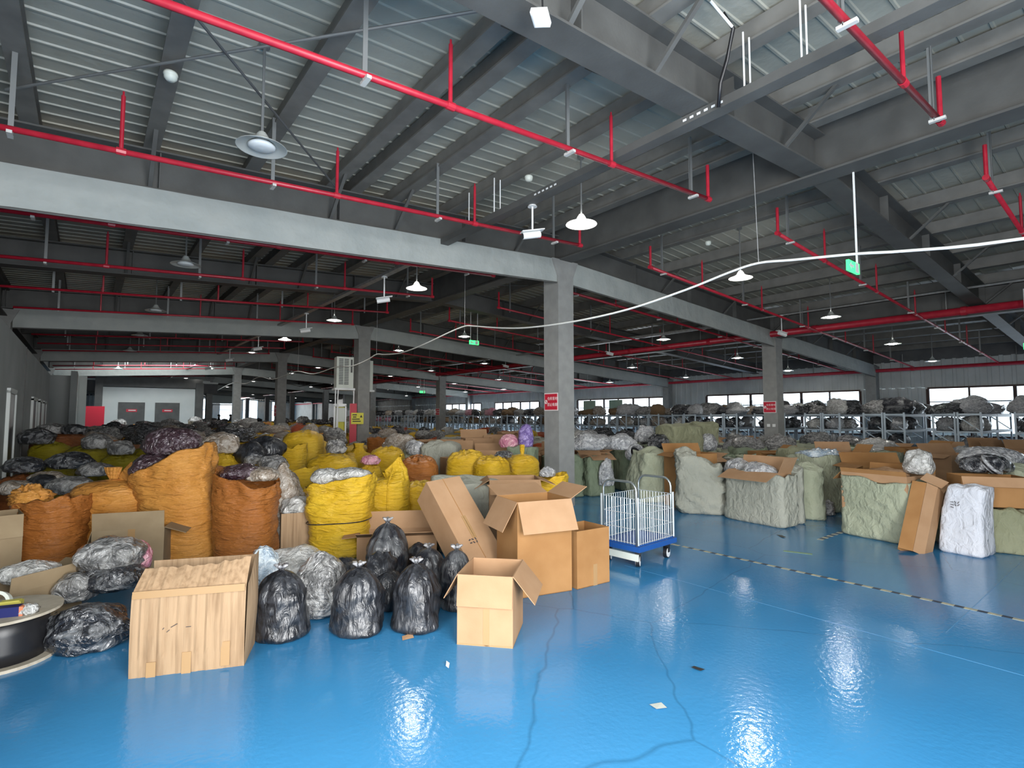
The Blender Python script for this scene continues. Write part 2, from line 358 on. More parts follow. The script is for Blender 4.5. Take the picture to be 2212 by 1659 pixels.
# columns: fireproofed square boxes with a flared cap
def column(x, y, w=.385, top=None):
    top = top or zr(x, 4.46); h = w / 2
    mb = MB().box((0, 0, top / 2 - .15), (w, w, top - .3))
    for i, (za, zb, e) in enumerate(((top - .5, top - .02, .0),)):
        mb.add([(-h, -h, top - .3), (h, -h, top - .3), (h, h, top - .3), (-h, h, top - .3), (-h - .13, -h, top), (h + .13, -h, top), (h + .13, h, top), (-h - .13, h, top)],
               [(0, 1, 5, 4), (1, 2, 6, 5), (2, 3, 7, 6), (3, 0, 4, 7), (4, 5, 6, 7)])
    o = struct('steel_column', mb, 'column', loc=(x, y, 0))
    return o
for k in range(8):
    for x in (0, 8.32): column(x, 9.0 * k)
    column(16.2, 9.0 * k, .34, zr(16.2, 4.46))
    if k: column(-8.32, 9.0 * k)
column(16.2, -9, .34); column(0, -9); column(8.32, -9)
# smoke curtains below each column frame
def curtain(x0, x1, y, seed):
    mb = MB(); nx, nzv = 60, 6
    for i in range(nx + 1):
        x = x0 + (x1 - x0) * i / nx
        for j in range(nzv + 1):
            t = j / nzv; z = zr(x, 4.475) - .43 * t
            yy = y + .012 * nz(x * 1.3 + seed, t * 1.5, 0) * (1 + t) + .006 * nz(x * 5, t * 3, seed)
            mb.v.append((x, yy, z - (.008 * nz(x * 2, seed, 3) if j == nzv else 0)))
    m1 = nzv + 1
    for i in range(nx):
        for j in range(nzv): mb.f.append((i * m1 + j, (i + 1) * m1 + j, (i + 1) * m1 + j + 1, i * m1 + j + 1))
    return mb
rows = ('first', 'second', 'third', 'fourth', 'fifth', 'sixth', 'seventh', 'eighth')
for k in range(7):
    for nm, x0, x1 in (('left bay', -8.1, -.12), ('middle bay', .2, 8.1), ('right bay', 8.55, 16.0)):
        o = tag(obj('smoke_curtain', curtain(x0, x1, 9 * k - .16, k * 3 + x0), 'curtain', smooth=True),
                f'grey fabric smoke curtain across the {nm} at the {rows[k]} column frame', 'curtain', 'smoke curtains under the column frames')
        mb = MB()
        mb.tube([(x0, 9 * k - .16, zr(x0, 4.04)), (x1, 9 * k - .16, zr(x1, 4.04))], .014, 6)
        obj('hem_rod', mb, 'steel', o)
# ---- walls
def ribbed(y0, y1, z0, z1, x, axis='y', pitch=.3, d=.02):
    """vertical ribbed sheet in the plane x = const (axis y) or y = const (axis x)"""
    mb = MB(); a = y0; pts = []
    while a < y1:
        for da, dd in ((0, 0), (pitch * .55, 0), (pitch * .62, d), (pitch * .9, d), (pitch * .97, 0)):
            if a + da < y1: pts.append((a + da, dd))
        a += pitch
    pts.append((y1, 0)); n = len(pts)
    for z in (z0, z1):
        for p, q in pts: mb.v.append((x - q, p, z) if axis == 'y' else (p, x - q, z))
    mb.f += [(i, i + 1, n + i + 1, n + i) for i in range(n - 1)]
    return mb
wr = struct('wall_right', ribbed(Y0, Y1, 2.64, 3.62, XR), 'wall_sheet')
obj('eaves_panel', MB().box((XR + .02, 29, 3.95), (.06, 86, .7)), 'steel_dark', wr)
obj('sill_sheet', ribbed(Y0, Y1, 0, .9, XR), 'wall_sheet', wr)
RW = [(-8.4, -1.6), (.5, 7.0), (9.3, 15.6), (19.1, 24.0), (25.7, 30.8)]
prev = Y0
for y0, y1 in RW + [(Y1, Y1)]:
    obj('pier_sheet', ribbed(prev, y0, .9, 2.64, XR), 'wall_sheet', wr); prev = y1
obj('wall_core', MB().box((XR + .32, 29, 1.0), (.04, 86, .1)), 'wall_sheet', wr)
for i, (y0, y1) in enumerate(RW):
    fr = MB(); n = max(3, round((y1 - y0) / 1.05))
    fr.box((XR, (y0 + y1) / 2, 2.61), (.08, y1 - y0, .06)).box((XR, (y0 + y1) / 2, .93), (.08, y1 - y0, .06))
    win = struct(f'window_{i + 1}', fr, 'win_frame')
    for j in range(n + 1):
        yy = y0 + (y1 - y0) * j / n
        obj('mullion', MB().box((XR, yy, 1.77), (.07, .05 if j % 2 else .09, 1.62)), 'win_frame', win)
    for j in range(n):
        ya = y0 + (y1 - y0) * j / n; yb = y0 + (y1 - y0) * (j + 1) / n
        obj('pane', MB().box((XR + .01, (ya + yb) / 2, 1.77), (.006, yb - ya - .05, 1.6)), 'glass', win)
        obj('transom', MB().box((XR, (ya + yb) / 2, 2.12), (.04, yb - ya - .05, .03)), 'win_frame', win)
wf = struct('wall_far', ribbed(-16, 17, 3.95, 4.8, Y1, 'x', .35), 'wall_tan')
FW = [(-3.2, -1.2), (.7, 2.25), (4.3, 5.5), (6.9, 8.8), (9.7, 11.6), (13.4, 14.6)]
obj('sill_sheet', ribbed(-16, 17, 0, .8, Y1, 'x', .35), 'wall_tan', wf)
prev = -16
for x0, x1 in FW + [(17, 17)]:
    obj('pier_sheet', ribbed(prev, x0, .8, 3.95, Y1, 'x', .35), 'wall_tan', wf); prev = x1
for i, (x0, x1) in enumerate(FW):
    w = struct(f'window_{i + 6}', MB().box(((x0 + x1) / 2, Y1, 3.9), (x1 - x0, .08, .08)).box(((x0 + x1) / 2, Y1, .84), (x1 - x0, .08, .08)), 'white')
    for xx in (x0 + .03, x1 - .03): obj('frame_post', MB().box((xx, Y1, 2.37), (.06, .08, 3.0)), 'white', w)
    obj('transom', MB().box(((x0 + x1) / 2, Y1, 2.5), (x1 - x0 - .12, .06, .07)), 'white', w)
    for za, zb in ((.9, 2.45), (2.55, 3.85)): obj('pane', MB().box(((x0 + x1) / 2, Y1, (za + zb) / 2), (x1 - x0 - .12, .006, zb - za)), 'glass', w)
struct('wall_front', MB().box((-12.4, -10.1, 2.4), (8.4, .2, 4.8)).box((6.2, -10.1, 2.4), (20.8, .2, 4.8)).box((-6.2, -10.1, 4.35), (4.0, .2, .9)), 'wall_grey')
# left: office block partition with doors, and the dark outer wall above it
wl = struct('wall_left', MB().box((XL - .1, 5.75, 1.5), (.2, 20.5, 3.0)).box((XL - .1, -9.9, 1.5), (.2, .4, 3.0)), 'wall_grey')
obj('wall_end', MB().box((XL - 1.2, 16.05, 1.5), (2.4, .2, 3.0)), 'wall_grey', wl)
obj('wall_joint', MB().box((XL + .006, 7.35, 1.5), (.012, .05, 3.0)), 'steel', wl)
struct('wall_outer', MB().box((-16.5, 29, 2.2), (.2, 86, 4.4)), 'wall_grey')
struct('wall_office_roof', MB().box((-12.1, 5.2, 3.05), (8.5, 21.6, .1)), 'steel_dark')
for i, (y0, y1) in enumerate(((4.6, 5.5), (9.3, 10.4), (11.5, 12.5), (13.2, 14.2))):
    d = struct(f'door_{i + 1}', MB().box((XL + .012, (y0 + y1) / 2, .99), (.02, y1 - y0, 1.98)), 'black')
    for yy in (y0 - .04, y1 + .04): obj('door_jamb', MB().box((XL + .02, yy, 1.0), (.05, .08, 2.04)), 'wall_white', d)
    obj('door_head', MB().box((XL + .02, (y0 + y1) / 2, 2.02), (.05, y1 - y0 + .16, .08)), 'wall_white', d)
lf = struct('wall_side_room', MB().box((-9.5, 23.2, 1.7), (5.4, .2, 3.4)), 'wall_white')
obj('wall_return', MB().box((-7.2, 21.6, 1.7), (.2, 3.2, 3.4)), 'wall_grey', lf)
struct('door_5', MB().box((-6.55, 24.9, 1.05), (.9, .06, 2.1)), 'sign_red')
# white goods-lift block with two grey doors and the dark fascia above
lb = struct('wall_lift_block', MB().box((-3.85, 29.6, 1.62), (4.6, .2, 3.25)), 'wall_white')
obj('fascia_panel', MB().box((-3.85, 29.4, 3.55), (4.9, .25, .55)), 'steel', lb)
obj('corner_post', MB().box((-1.55, 29.4, 1.8), (.4, .4, 3.6)), 'steel', lb)
obj('corner_post', MB().box((-6.3, 29.2, 2.0), (.34, .34, 4.0)), 'steel', lb)
for i, (xa, xb) in enumerate(((-5.42, -4.2), (-3.72, -2.52))):
    d = struct(f'door_{i + 6}', MB().box(((xa + xb) / 2, 29.48, 1.2), (xb - xa, .05, 2.42)), 'steel')
    obj('door_notice', MB().box(((xa + xb) / 2, 29.445, 1.95), (.5, .012, .16)), 'sign_red', d)
    obj('door_notice_letters', MB().box(((xa + xb) / 2 + .02, 29.437, 1.96), (.34, .006, .05)), 'sign_white', d)
df = struct('wall_upper_fascia', MB().box((-4.2, 33.0, 3.45), (8.4, .2, .62)), 'steel_dark')
obj('fascia_ledge', MB().box((-4.2, 32.85, 3.82), (8.4, .3, .1)), 'wall_white', df)
struct('trim_1', MB().box((-4.2, 35.8, 4.0), (8.4, .1, .26)), 'wall_white')

# ------------------------------------------------------------------ under the roof: pipes, lamps, cameras
ORD = ['first', 'second', 'third', 'fourth', 'fifth', 'sixth', 'seventh', 'eighth', 'ninth', 'tenth', 'eleventh', 'twelfth', 'thirteenth', 'fourteenth', 'fifteenth', 'sixteenth']
def ordw(n):
    if n <= 16: return ORD[n - 1]
    u = ['', 'first', 'second', 'third', 'fourth', 'fifth', 'sixth', 'seventh', 'eighth', 'ninth']
    if n < 20: return ['seventeenth', 'eighteenth', 'nineteenth'][n - 17]
    return {2: 'twentieth', 3: 'thirtieth', 4: 'fortieth', 5: 'fiftieth'}[n // 10] if n % 10 == 0 else {2: 'twenty-', 3: 'thirty-', 4: 'forty-', 5: 'fifty-'}[n // 10] + u[n % 10]
def sprinkler(y, x0, x1, side, label, group, riser_xs, hang_xs, end_up=True, far=False):
    t = thing('sprinkler_pipe', label, 'pipe', (0, y, 0), 0, group)
    n = 5 if far else 9
    zz = lambda x: zr(x, 4.30)
    pts = [(x0, 0, zz(x0)), (x1, 0, zz(x1))]
    obj('pipe_run', MB().tube(pts, .024 if far else .026, n), 'red', t, smooth=True)
    if end_up:
        xe, he = (x1, .42) if side < 0 else (x0, .38)
        obj('pipe_elbow', MB().tube([(0, 0, -.03), (0, 0, he)], .021, n).tube([(-.04, 0, 0), (.04, 0, 0)], .033, n), 'red', t, (xe, 0, zz(xe)))
    for rx in riser_xs:
        mb = MB().tube([(0, 0, 0), (0, 0, .5)], .017, n).tube([(0, 0, .5), (0, 0, .54)], .009, 6)
        if not far: mb.tube([(-.035, 0, 0), (.035, 0, 0)], .033, n)
        obj('sprinkler_riser', mb, 'red', t, (rx, 0, zz(rx)))
    for hx in hang_xs:
        h = obj('hanger', MB().bar((0, 0, -.05), (0, 0, .68), .035, .006).bar((.0, .016, -.05), (0, .016, .68), .006, .035), 'rod', t, (hx, .0, zz(hx)))
        if not far:
            obj('clamp', MB().box((0, -.02, -.05), (.035, .12, .024)), 'clamp', h)
    return t
grp = 'red sprinkler pipes under the roof'
sprinkler(-5.85, -8, -.85, -1, 'red sprinkler pipe at top right ending in an upright before the ridge girder', grp, [-5.2, -1.9], [-3.1, -1.05])
sprinkler(-3.62, -8, -.95, -1, 'long red sprinkler pipe crossing the upper left roof, higher of the two there', grp, [-4.62, -2.72, -6.9], [-5.32, -3.33, -1.3])
sprinkler(-1.42, -8, -.9, -1, 'long red sprinkler pipe running just above the nearest grey smoke curtain', grp, [-6.6, -4.7, -2.87], [-7.3, -5.36, -3.43, -1.45])
sprinkler(-5.86, .95, 16, 1, 'red sprinkler branch at the far right edge dropping from the ridge girder', grp, [3.1, 5.4, 8], [1.3, 4.2, 7])
sprinkler(-3.58, .95, 16, 1, 'red sprinkler branch right of the green exit sign running down to the window wall', grp, [2.6, 5.0, 7.4, 9.8, 12], [1.3, 4.2, 7, 9, 11.3, 13.6])
for k in range(1, 17):
    y = -1.42 + 2.25 * (k - 1) + (0 if k > 1 else .06)
    if k > 1: sprinkler(y, -8, -.9, -1, f'dark red sprinkler pipe, {ORD[k - 2]} beyond the nearest smoke curtain in the left bay', 'sprinkler pipes of the left bay beyond the curtain', [-6.6, -4.7, -2.87], [-7.3, -5.36, -3.43, -1.5], far=k > 3)
    if k < 13: sprinkler(y, .95, 16, 1, f'thin red sprinkler branch right of the ridge girder, {ORD[k - 1]} from the first column frame', 'sprinkler branches of the right half', [2.6, 5.0, 7.4, 9.8, 12], [1.3, 4.2, 7, 9, 11.3, 13.6], far=k > 2)
def big_pipe(x, z, r, label, y0=-13, y1=71):
    t = thing('water_main', label, 'pipe', (x, 0, z))
    obj('pipe_run', MB().tube([(0, y0, 0), (0, y1, 0)], r, 12), 'red', t, smooth=True)
    for i in range(18):
        y = -8 + i * 3.0 + .7
        obj('pipe_coupling', MB().tube([(0, y - .05, 0), (0, y + .05, 0)], r * 1.18, 12), 'red', t)
        obj('hanger', MB().tube([(0, y + .3, 0), (0, y + .3, .55)], .012, 5), 'rod', t)
big_pipe(7.95, 3.88, .085, 'thick red water main passing behind the second column row under the roof')
big_pipe(16.1, 3.3, .06, 'thick red water pipe along the top of the right window wall')
for dx, nm in ((-1.0, 'left'), (1.2, 'right')):
    t = thing('conduit', f'pale thin conduit running beside the thick red water main on its {nm}', 'conduit', (7.95 + dx, 0, 4.12 - dx * .06))
    obj('conduit_run', MB().tube([(0, -12, 0), (0, 60, 0)], .022, 6), 'galv', t)
# cable tray
t = thing('cable_tray', 'grey perforated cable tray crossing the roof from the upper right to the light curtain', 'tray', (-2.56, 0, 4.24))
mb = MB().box((0, -6.2, 0), (.13, 12.4, .012)).box((-.065, -6.2, .035), (.006, 12.4, .08)).box((.065, -6.2, .035), (.006, 12.4, .08))
obj('tray_trough', mb, 'steel', t)
for y in (-.9, -1.5, -4.95, -5.4, -8):
    for dx in (-.05, .05): obj('hanger_rod', MB().tube([(dx, y, 0), (dx, y, .55)], .008, 5), 'white', t)
for y0 in (-7.7, -4.75, -2.7):
    for i in range(6): obj('tray_slot', MB().box((-.069, y0 + i * .07, .035), (.004, .035, .02)), 'white', t)
tag(obj('black_hose', MB().tube([at_d(1562, 28, 4.28), at_d(1584, 62, 4.3), at_d(1570, 130, 4.38), at_d(1556, 180, 4.44), at_d(1552, 232, 4.5)], .016, 8), 'black', smooth=True), 'black flexible conduit hanging from the roof into the cable tray', 'hose')
tag(obj('conduit_stub', MB().tube([at_d(1535, 2, 4.22), at_d(1582, 58, 4.29)], .012, 7), 'white'), 'white conduit stub leading into the black flexible hose', 'conduit')
for dx, y0 in ((-2.56, .1), (6.2, .5)):
    for k in range(1, 5):
        tt = thing('cable_tray', f'narrow grey cable tray under the {"left" if dx < 0 else "right"} bay roof, {ORD[k - 1]} from the front', 'tray', (dx, 9 * k - 4.5, zr(dx, 4.36)), 0, 'cable trays of the left bay' if dx < 0 else 'cable trays of the right bay')
        obj('tray_trough', MB().box((0, 0, 0), (.11, 8.6, .05)), 'galv', tt)
        for y in (-3, 0, 3): obj('hanger_rod', MB().tube([(0, y, 0), (0, y, .5)], .008, 5), 'rod', tt)
# wind braces: crossed rods
for a, b, lab in (((-6.75, -3.4, 4.46), (-4.3, -.35, 4.56), 'dark diagonal brace rod crossing in front of the nearest unlit lamp'), ((-7.4, -.85, 4.43), (-4.35, -4.3, 4.58), 'pale diagonal brace rod crossing the near left roof')):
    t = thing('brace_rod', lab, 'rod', (0, 0, 0)); obj('rod_bar', MB().tube([a, b], .012, 6), 'rod' if 'dark' not in lab else 'steel_dark', t)
for k in range(0, 6):
    for s in (0, 1):
        y0, y1 = 4.5 * k + .3, 4.5 * k + 4.2
        if s: y0, y1 = y1, y0
        t = thing('brace_rod', f'thin brace rod right of the ridge girder, {ORD[2 * k + s]} from the first column', 'rod', (0, 0, 0), 0, 'roof brace rods right of the ridge')
        obj('rod_bar', MB().tube([(.4, y0, 4.93), (4.3, y1, 4.72)], .009, 5), 'rod', t)
# pendant lamps: rod, shade, light disc
def lamp_proto():
    t = thing('pendant_lamp', 'x', 'lamp')
    obj('lamp_rod', MB().tube([(0, 0, .12), (0, 0, .9)], .012, 6).lathe([(.001, .89), (.045, .89), (.045, .935), (.001, .935)], 10), 'rod', t)
    obj('lamp_shade', MB().lathe([(.03, .13), (.05, .1), (.07, .06), (.12, .03), (.2, .0), (.205, -.006), (.2, -.004), (.12, .022), (.07, .05)], 28), 'lamp_shade', t, smooth=True)
    obj('light_disc', MB().lathe([(.001, -.022), (.06, -.02), (.1, -.008), (.112, .008), (.09, .03), (.06, .05)], 24), 'lamp_off', t, smooth=True)
    return t
LX = [-5.66, -1.73, 2.39, 6.4, 10.6, 14.4]
special = {(1, 0): 'brightly lit dome lamp hanging in front of the ridge girder near the first column',
           (0, 0): 'unlit white dome lamp on a long rod under the near left roof',
           (1, 1): 'lit dome lamp hanging beyond the light curtain, left of the first column',
           (2, 0): 'brightly lit dome lamp the white cable passes in front of',
           (0, 1): 'unlit dome lamp under the dark roof left, nearest beyond the curtain',
           (3, 0): 'lit saucer lamp above the thick red main, right of the second row column',
           (4, 0): 'dim saucer lamp under the right roof below the thick red main',
           (3, 1): 'lit saucer lamp left of the second row column near the red main',
           (4, 1): 'saucer lamp just left of the second row column, under its curtain',
           (1, 2): 'small lit dome lamp left of the second column under its curtain frame',
           (1, 3): 'glaring lamp above the third column of the first row',
           (0, 2): 'unlit dome lamp second beyond the curtain in the left bay',
           (5, 1): 'lit lamp low before the right window wall, right of the second row column'}
lit_near = {(1, 0), (1, 1), (2, 0), (3, 0), (3, 1), (1, 2), (1, 3), (5, 1), (4, 0), (4, 1), (2, 1), (2, 2), (3, 2), (2, 3)}
LP0 = lamp_proto(); first = True
off_disc = LP0.children[2].data
on_shade = LP0.children[1].data.copy(); on_shade.materials[0] = M['shade_lit']; on_disc = off_disc.copy(); on_disc.materials[0] = M['lamp_on']; dim_disc = off_disc.copy(); dim_disc.materials[0] = M['lamp_dim']
for j in range(-1, 14):
    for i, x in enumerate(LX):
        y = -2.25 + 4.5 * j; z = 4.25 - .06 * abs(x)
        lab = special.get((i, j)); lit = i > 0
        if lab is None:
            if j == -1: continue
            lab = (f'unlit dome lamp in the left bay, {ordw(j + 1)} from the front' if i == 0 else f'small lit saucer lamp, {ORD[i]} line from the left, {ordw(j + 1)} from the front')
        g = None if (i, j) in special else ('unlit lamps of the left bay' if i == 0 else 'far rows of lit pendant lamps')
        t = LP0 if first else dup(LP0, (x, y, z)); first = False
        t.location = (x, y, z); t['label'] = lab
        if g: t['group'] = g
        for ch in t.children:
            if ch.name.startswith('lamp_shade') and (i, j) in ((1, 0), (2, 0), (1, 3), (1, 1)): ch.data = on_shade
            if ch.name.startswith('light_disc'): ch.data = off_disc if not lit else (on_disc if (i, j) in lit_near else dim_disc)
        if lit and ((i, j) in lit_near or j < 8):
            l = bpy.data.lights.new('lamp_glow', 'SPOT'); l.energy = 48 if (i, j) in lit_near else (14 if j < 4 else 34); l.spot_size = R(165); l.spot_blend = .6; l.shadow_soft_size = .09; l.color = (1, .97, .92)
            lo = bpy.data.objects.new('lamp_glow', l); COL.objects.link(lo); lo.location = (x, y, z - .03)
# CCTV cameras on white poles
def cctv(loc, rz, drop, label, group=None):
    t = thing('security_camera', label, 'camera', loc, rz, group)
    obj('ceiling_pole', MB().tube([(0, 0, .05), (0, 0, drop)], .012, 8).lathe([(.001, drop), (.06, drop), (.05, drop + .02), (.001, drop + .02)], 12), 'white', t)
    b = obj('camera_body', MB().tube([(-.13, 0, -.05), (.1, 0, .0)], .042, 12), 'white', t, smooth=False)
    obj('lens', MB().tube([(-.135, 0, -.052), (-.12, 0, -.049)], .036, 12), 'black', b)
    obj('sun_shield', MB().box((0, 0, .03), (.3, .1, .012), Matrix.Rotation(R(-12), 3, 'Y')), 'white', t)
cctv((-2.5, -2.15, 3.88), R(-20), .335, 'white security camera on a pole left of the first column top')
cctv((-2.56, 1.95, 3.76), R(-20), .40, 'white security camera hanging beyond the light curtain, second from the front', None)
cctv((-2.56, 6.4, 3.76), R(-20), .40, 'white security camera before the second column frame curtain', None)
for y, nn in ((11.15, 'third'), (15.5, 'fourth'), (20, 'fifth')): cctv((-2.56, y, 3.78), R(-20), .38, f'small white security camera on a pole, {nn} beyond the light curtain')
cctv((6.95, -.9, 3.72), R(160), .44, 'white security camera hanging under the red main, right of the second row column')
cctv((6.95, 4.8, 3.74), R(160), .42, 'white security camera on a pole just right of the first column')
cctv((6.95, 10.5, 3.74), R(160), .42, 'white security camera on a pole left of the first column, far under the red main')
# access point box near the top, smoke detectors, exit signs
ap = thing('access_point', 'white square wireless box fixed under the roof at the top centre', 'access point', at_d(1168, 38, 3.3))
obj('housing', MB().box((0, 0, 0), (.115, .105, .034)).box((0, 0, -.02), (.09, .08, .014)), 'white', ap, rot=(R(12), R(8), .6))
obj('cable_tail', MB().tube([(.05, .03, .02), (.09, .08, .12), (.1, .1, .4)], .006, 6), 'black', ap)
for (x, y, z, lab) in ((-6.31, -1.97, 4.40, 'round cream smoke detector under the first purlin at upper left'), (-2.44, -2.01, 4.63, 'round white smoke detector above the lit lamp near the first column'), (1.76, -2.0, 4.66, 'round white smoke detector above the lamp the cable crosses')):
    t = thing('smoke_detector', lab, 'detector', (x, y, z))
    obj('detector_base', MB().lathe([(.001, .05), (.05, .05), (.055, .03), (.05, .02)], 16), 'cream', t, smooth=True)
    obj('detector_head', MB().lathe([(.05, .02), (.048, 0), (.03, -.02), (.001, -.022)], 16), 'cream', t, smooth=True)
def exit_sign(loc, rz, rods, label):
    t = thing('exit_sign', label, 'exit sign', loc, rz)
    obj('sign_box', MB().box((0, 0, 0), (.32, .03, .12)), 'exit', t)
    f = MB().add([(-.15, -.017, 0), (-.09, -.017, .045), (-.09, -.017, .015), (-.02, -.017, .015), (-.02, -.017, -.015), (-.09, -.017, -.015), (-.09, -.017, -.045)], [(0, 1, 2, 3, 4, 5, 6)])
    f.add([(.03, -.017, -.055), (.13, -.017, -.055), (.13, -.017, .055), (.03, -.017, .055)], [(0, 1, 2, 3)])
    obj('arrow_pictogram', f, 'white', t)
    for dx in ((-.12, .12) if rods == 2 else (.13,)): obj('hanger_rod', MB().tube([(dx, 0, .05), (dx, 0, 1.16 if rods == 1 else 1.42)], .012 if rods == 1 else .008, 6), 'white', t)
exit_sign((.0, -4.83, 3.3), 0, 1, 'green exit sign hanging on one white rod at upper right')
exit_sign(at_d(1024, 740, 15.5), 0, 2, 'green exit sign hanging on two rods left of the first column')
exit_sign((7.4, -5.3, 2.95), 0, 1, 'green exit sign edge-on at the far right under the roof')
exit_sign((8.0, 19.5, 3.0), 0, 2, 'tiny green exit sign far away between the columns')
# the long slack white cable on its drop wires
CP = [(-.95, -8.3, 2.95), (-1, -6.36, 3.01), (-1, -5.6, 3.1), (-1, -5.2, 3.17), (-1, -4.6, 3.25), (-1, -4.24, 3.3), (-1, -3.9, 3.27), (-1, -3.3, 3.17), (-1, -2.4, 3.07), (-1, -1.38, 3.05), (-1, -.3, 3.1), (-1, .5, 3.2), (-1, 1.3, 3.34), (-1, 1.62, 3.38), (-1, 2.2, 3.33), (-1, 3.2, 3.2), (-1, 4.3, 3.11), (-1, 5.2, 3.15), (-1, 5.7, 3.2), (-1, 6.3, 3.1), (-1, 7.3, 3.02), (-1, 8.6, 3.08), (-1, 10.5, 3.0), (-1, 12.2, 3.2), (-1, 13.5, 3.16), (-1, 15.5, 3.1), (-1, 17.7, 3.32), (-1, 20, 3.15), (-1, 23, 3.32), (-1, 27, 3.1), (-1, 31, 3.3), (-1, 35.5, 3.15)][:-2]
def smooth_path(P, n=4):
    P = [Vector(p) for p in P]; out = []
    for i in range(len(P) - 1):
        a, b, c, d = P[max(i - 1, 0)], P[i], P[i + 1], P[min(i + 2, len(P) - 1)]
        for k in range(n):
            t = k / n; out.append(.5 * ((2 * b) + (c - a) * t + (2 * a - 5 * b + 4 * c - d) * t * t + (3 * b - a - 3 * c + d) * t ** 3))
    return out + [P[-1]]
ct = thing('overhead_cable', 'long slack white cable strung across the hall in front of the first column', 'cable', (-1, 0, 3.1))
obj('cable_line', MB().tube([p - Vector((-1, 0, 3.1)) for p in smooth_path(CP)], .014, 7), 'cable', ct, smooth=True)
for y, z in ((-4.24, 3.3), (1.62, 3.38), (5.7, 3.2), (12.2, 3.2), (17.7, 3.32), (23, 3.32)): obj('drop_wire', MB().tube([(0, y, z - 3.1), (.03, y + .05, 1.75)], .005, 5), 'galv', ct)

# ------------------------------------------------------------------ signs, fire points, coolers on the columns
def nosmoke(x, y, w, h, label, face='x'):
    """face: the -X side of the column at (x, y); 'y' puts it on the -Y side"""
    t = thing('warning_sign', label, 'sign', (x, y, 1.87), R(-90) if face == 'x' else 0)
    obj('sign_border', MB().box((0, -.004, 0), (w, .006, h)), 'sign_white', t)
    obj('sign_panel', MB().box((0, -.009, 0), (w - .035, .006, h - .035)), 'sign_red', t)
    rr = w * .105; cx = -w * .35
    ring = MB()
    n = 24
    for k in range(n):
        a, b = 2 * math.pi * k / n, 2 * math.pi * (k + 1) / n
        ring.add([(cx + rr * math.cos(g) * q, -.0135, rr * math.sin(g) * q) for g, q in ((a, .7), (b, .7), (b, 1), (a, 1))], [(3, 2, 1, 0)])
    ring.box((cx, -.0135, 0), (rr * 2, .001, rr * .3), Matrix.Rotation(R(45), 3, 'Y'))
    obj('no_smoking_symbol', ring, 'sign_white', t)
    obj('no_smoking_disc', MB().tube([(cx, -.0125, 0), (cx, -.0128, 0)], rr * .98, 20), 'sign_white', t)
    obj('no_smoking_bar', MB().box((cx, -.0138, 0), (rr * 1.7, .001, rr * .3), Matrix.Rotation(R(45), 3, 'Y')), 'sign_red', t)
    fs = w * .185
    text_mesh('sign_letters', '仓库重地', fs, 'sign_white', t, (w * .11, -.0135, h * .17), (R(90), 0, 0))
    text_mesh('sign_letters', '禁止吸烟', fs, 'sign_white', t, (w * .11, -.0135, -h * .17), (R(90), 0, 0))
nosmoke(-.195, .0, .36, .32, 'red and white no smoking sign on the left face of the first column')
nosmoke(8.32 - .195, .02, .36, .32, 'red and white no smoking sign on the second row column')
nosmoke(8.32 - .195, 18.0, .4, .36, 'small pink looking warning sign on the distant second row column')
nosmoke(-.195, 18.05, .36, .5, 'red notice on the left face of the third column of the first row')
o = tag(obj('wall_socket', MB().box((-.014, .06, 0), (.02, .08, .08)).box((-.014, -.09, 0), (.02, .08, .08)), 'white', loc=(8.32 - .195, 0, 1.36)), 'pair of white socket plates under the sign on the second row column', 'socket')
def cooler(x, y, label, dx, dy, rz):
    t = thing('air_cooler', label, 'air cooler', (x + dx, y + dy, 0), rz)
    obj('housing', MB().box((0, 0, 2.95), (.5, .42, .95)), 'cream', t)
    for c in range(2):
        for r_ in range(16): obj('louvre_slat', MB().box((-.12 + c * .16, -.215, 2.6 + r_ * .05), (.13, .02, .025)), 'steel_dark', t)
    obj('label_strip', MB().box((.19, -.213, 3.15), (.05, .006, .4)), 'steel', t)
    obj('drip_tray', MB().box((0, 0, 2.44), (.6, .5, .06)), 'white', t)
    for sx in (-.27, .27): obj('support_leg', MB().bar((sx, -.2, 0), (sx, -.2, 2.42), .03), 'white', t)
cooler(0, 9, 'louvred white air cooler on the left side of the second column', -.62, -.1, R(-10))
cooler(0, 9, 'louvred white air cooler on the right side of the second column', .3, .55, R(-90))
t = thing('air_cooler', 'white air cooler on a frame before the far right wall', 'air cooler', (13.6, 44, 0))
obj('housing', MB().box((0, 0, 3.1), (2.0, 1.2, 1.4)), 'white', t); obj('louvre_panel', MB().box((-.2, -.62, 3.1), (1.2, .04, 1.2)), 'cream', t)
for a in (-1.2, 1.2): obj('frame_leg', MB().bar((a, -.5, 0), (a, -.5, 2.4), .1), 'white', t)
obj('frame_beam', MB().bar((-1.2, -.5, 2.3), (1.2, -.5, 2.3), .1), 'white', t)
t = thing('air_cooler', 'grey air cooler cage standing near the far windows', 'air cooler', (1.2, 58, 0))
obj('housing', MB().box((3.4, 0, 4.0), (2.0, 1.2, 1.9)), 'cream', t)
for a in (2.5, 4.5): obj('frame_leg', MB().bar((a, -.5, 0), (a, -.5, 3.0), .1), 'white', t)
obj('frame_beam', MB().bar((2.5, -.5, 2.9), (4.5, -.5, 2.9), .1), 'white', t)
fc = thing('fire_cabinet', 'tall red fire cabinet side with a yellow sticker at the second column', 'cabinet', (-.42, 8.6, 0), R(-20))
obj('cabinet_side', MB().box((0, 0, 1.0), (.2, .3, 2.0)), 'sign_red', fc)
st = obj('warning_sticker', MB().box((.12, -.158, 1.55), (.36, .008, .34)), 'sign_yellow', fc)
obj('sticker_triangle', MB().add([(.19, -.164, 1.58), (.27, -.164, 1.58), (.23, -.164, 1.66)], [(0, 1, 2)]), 'ink', st)
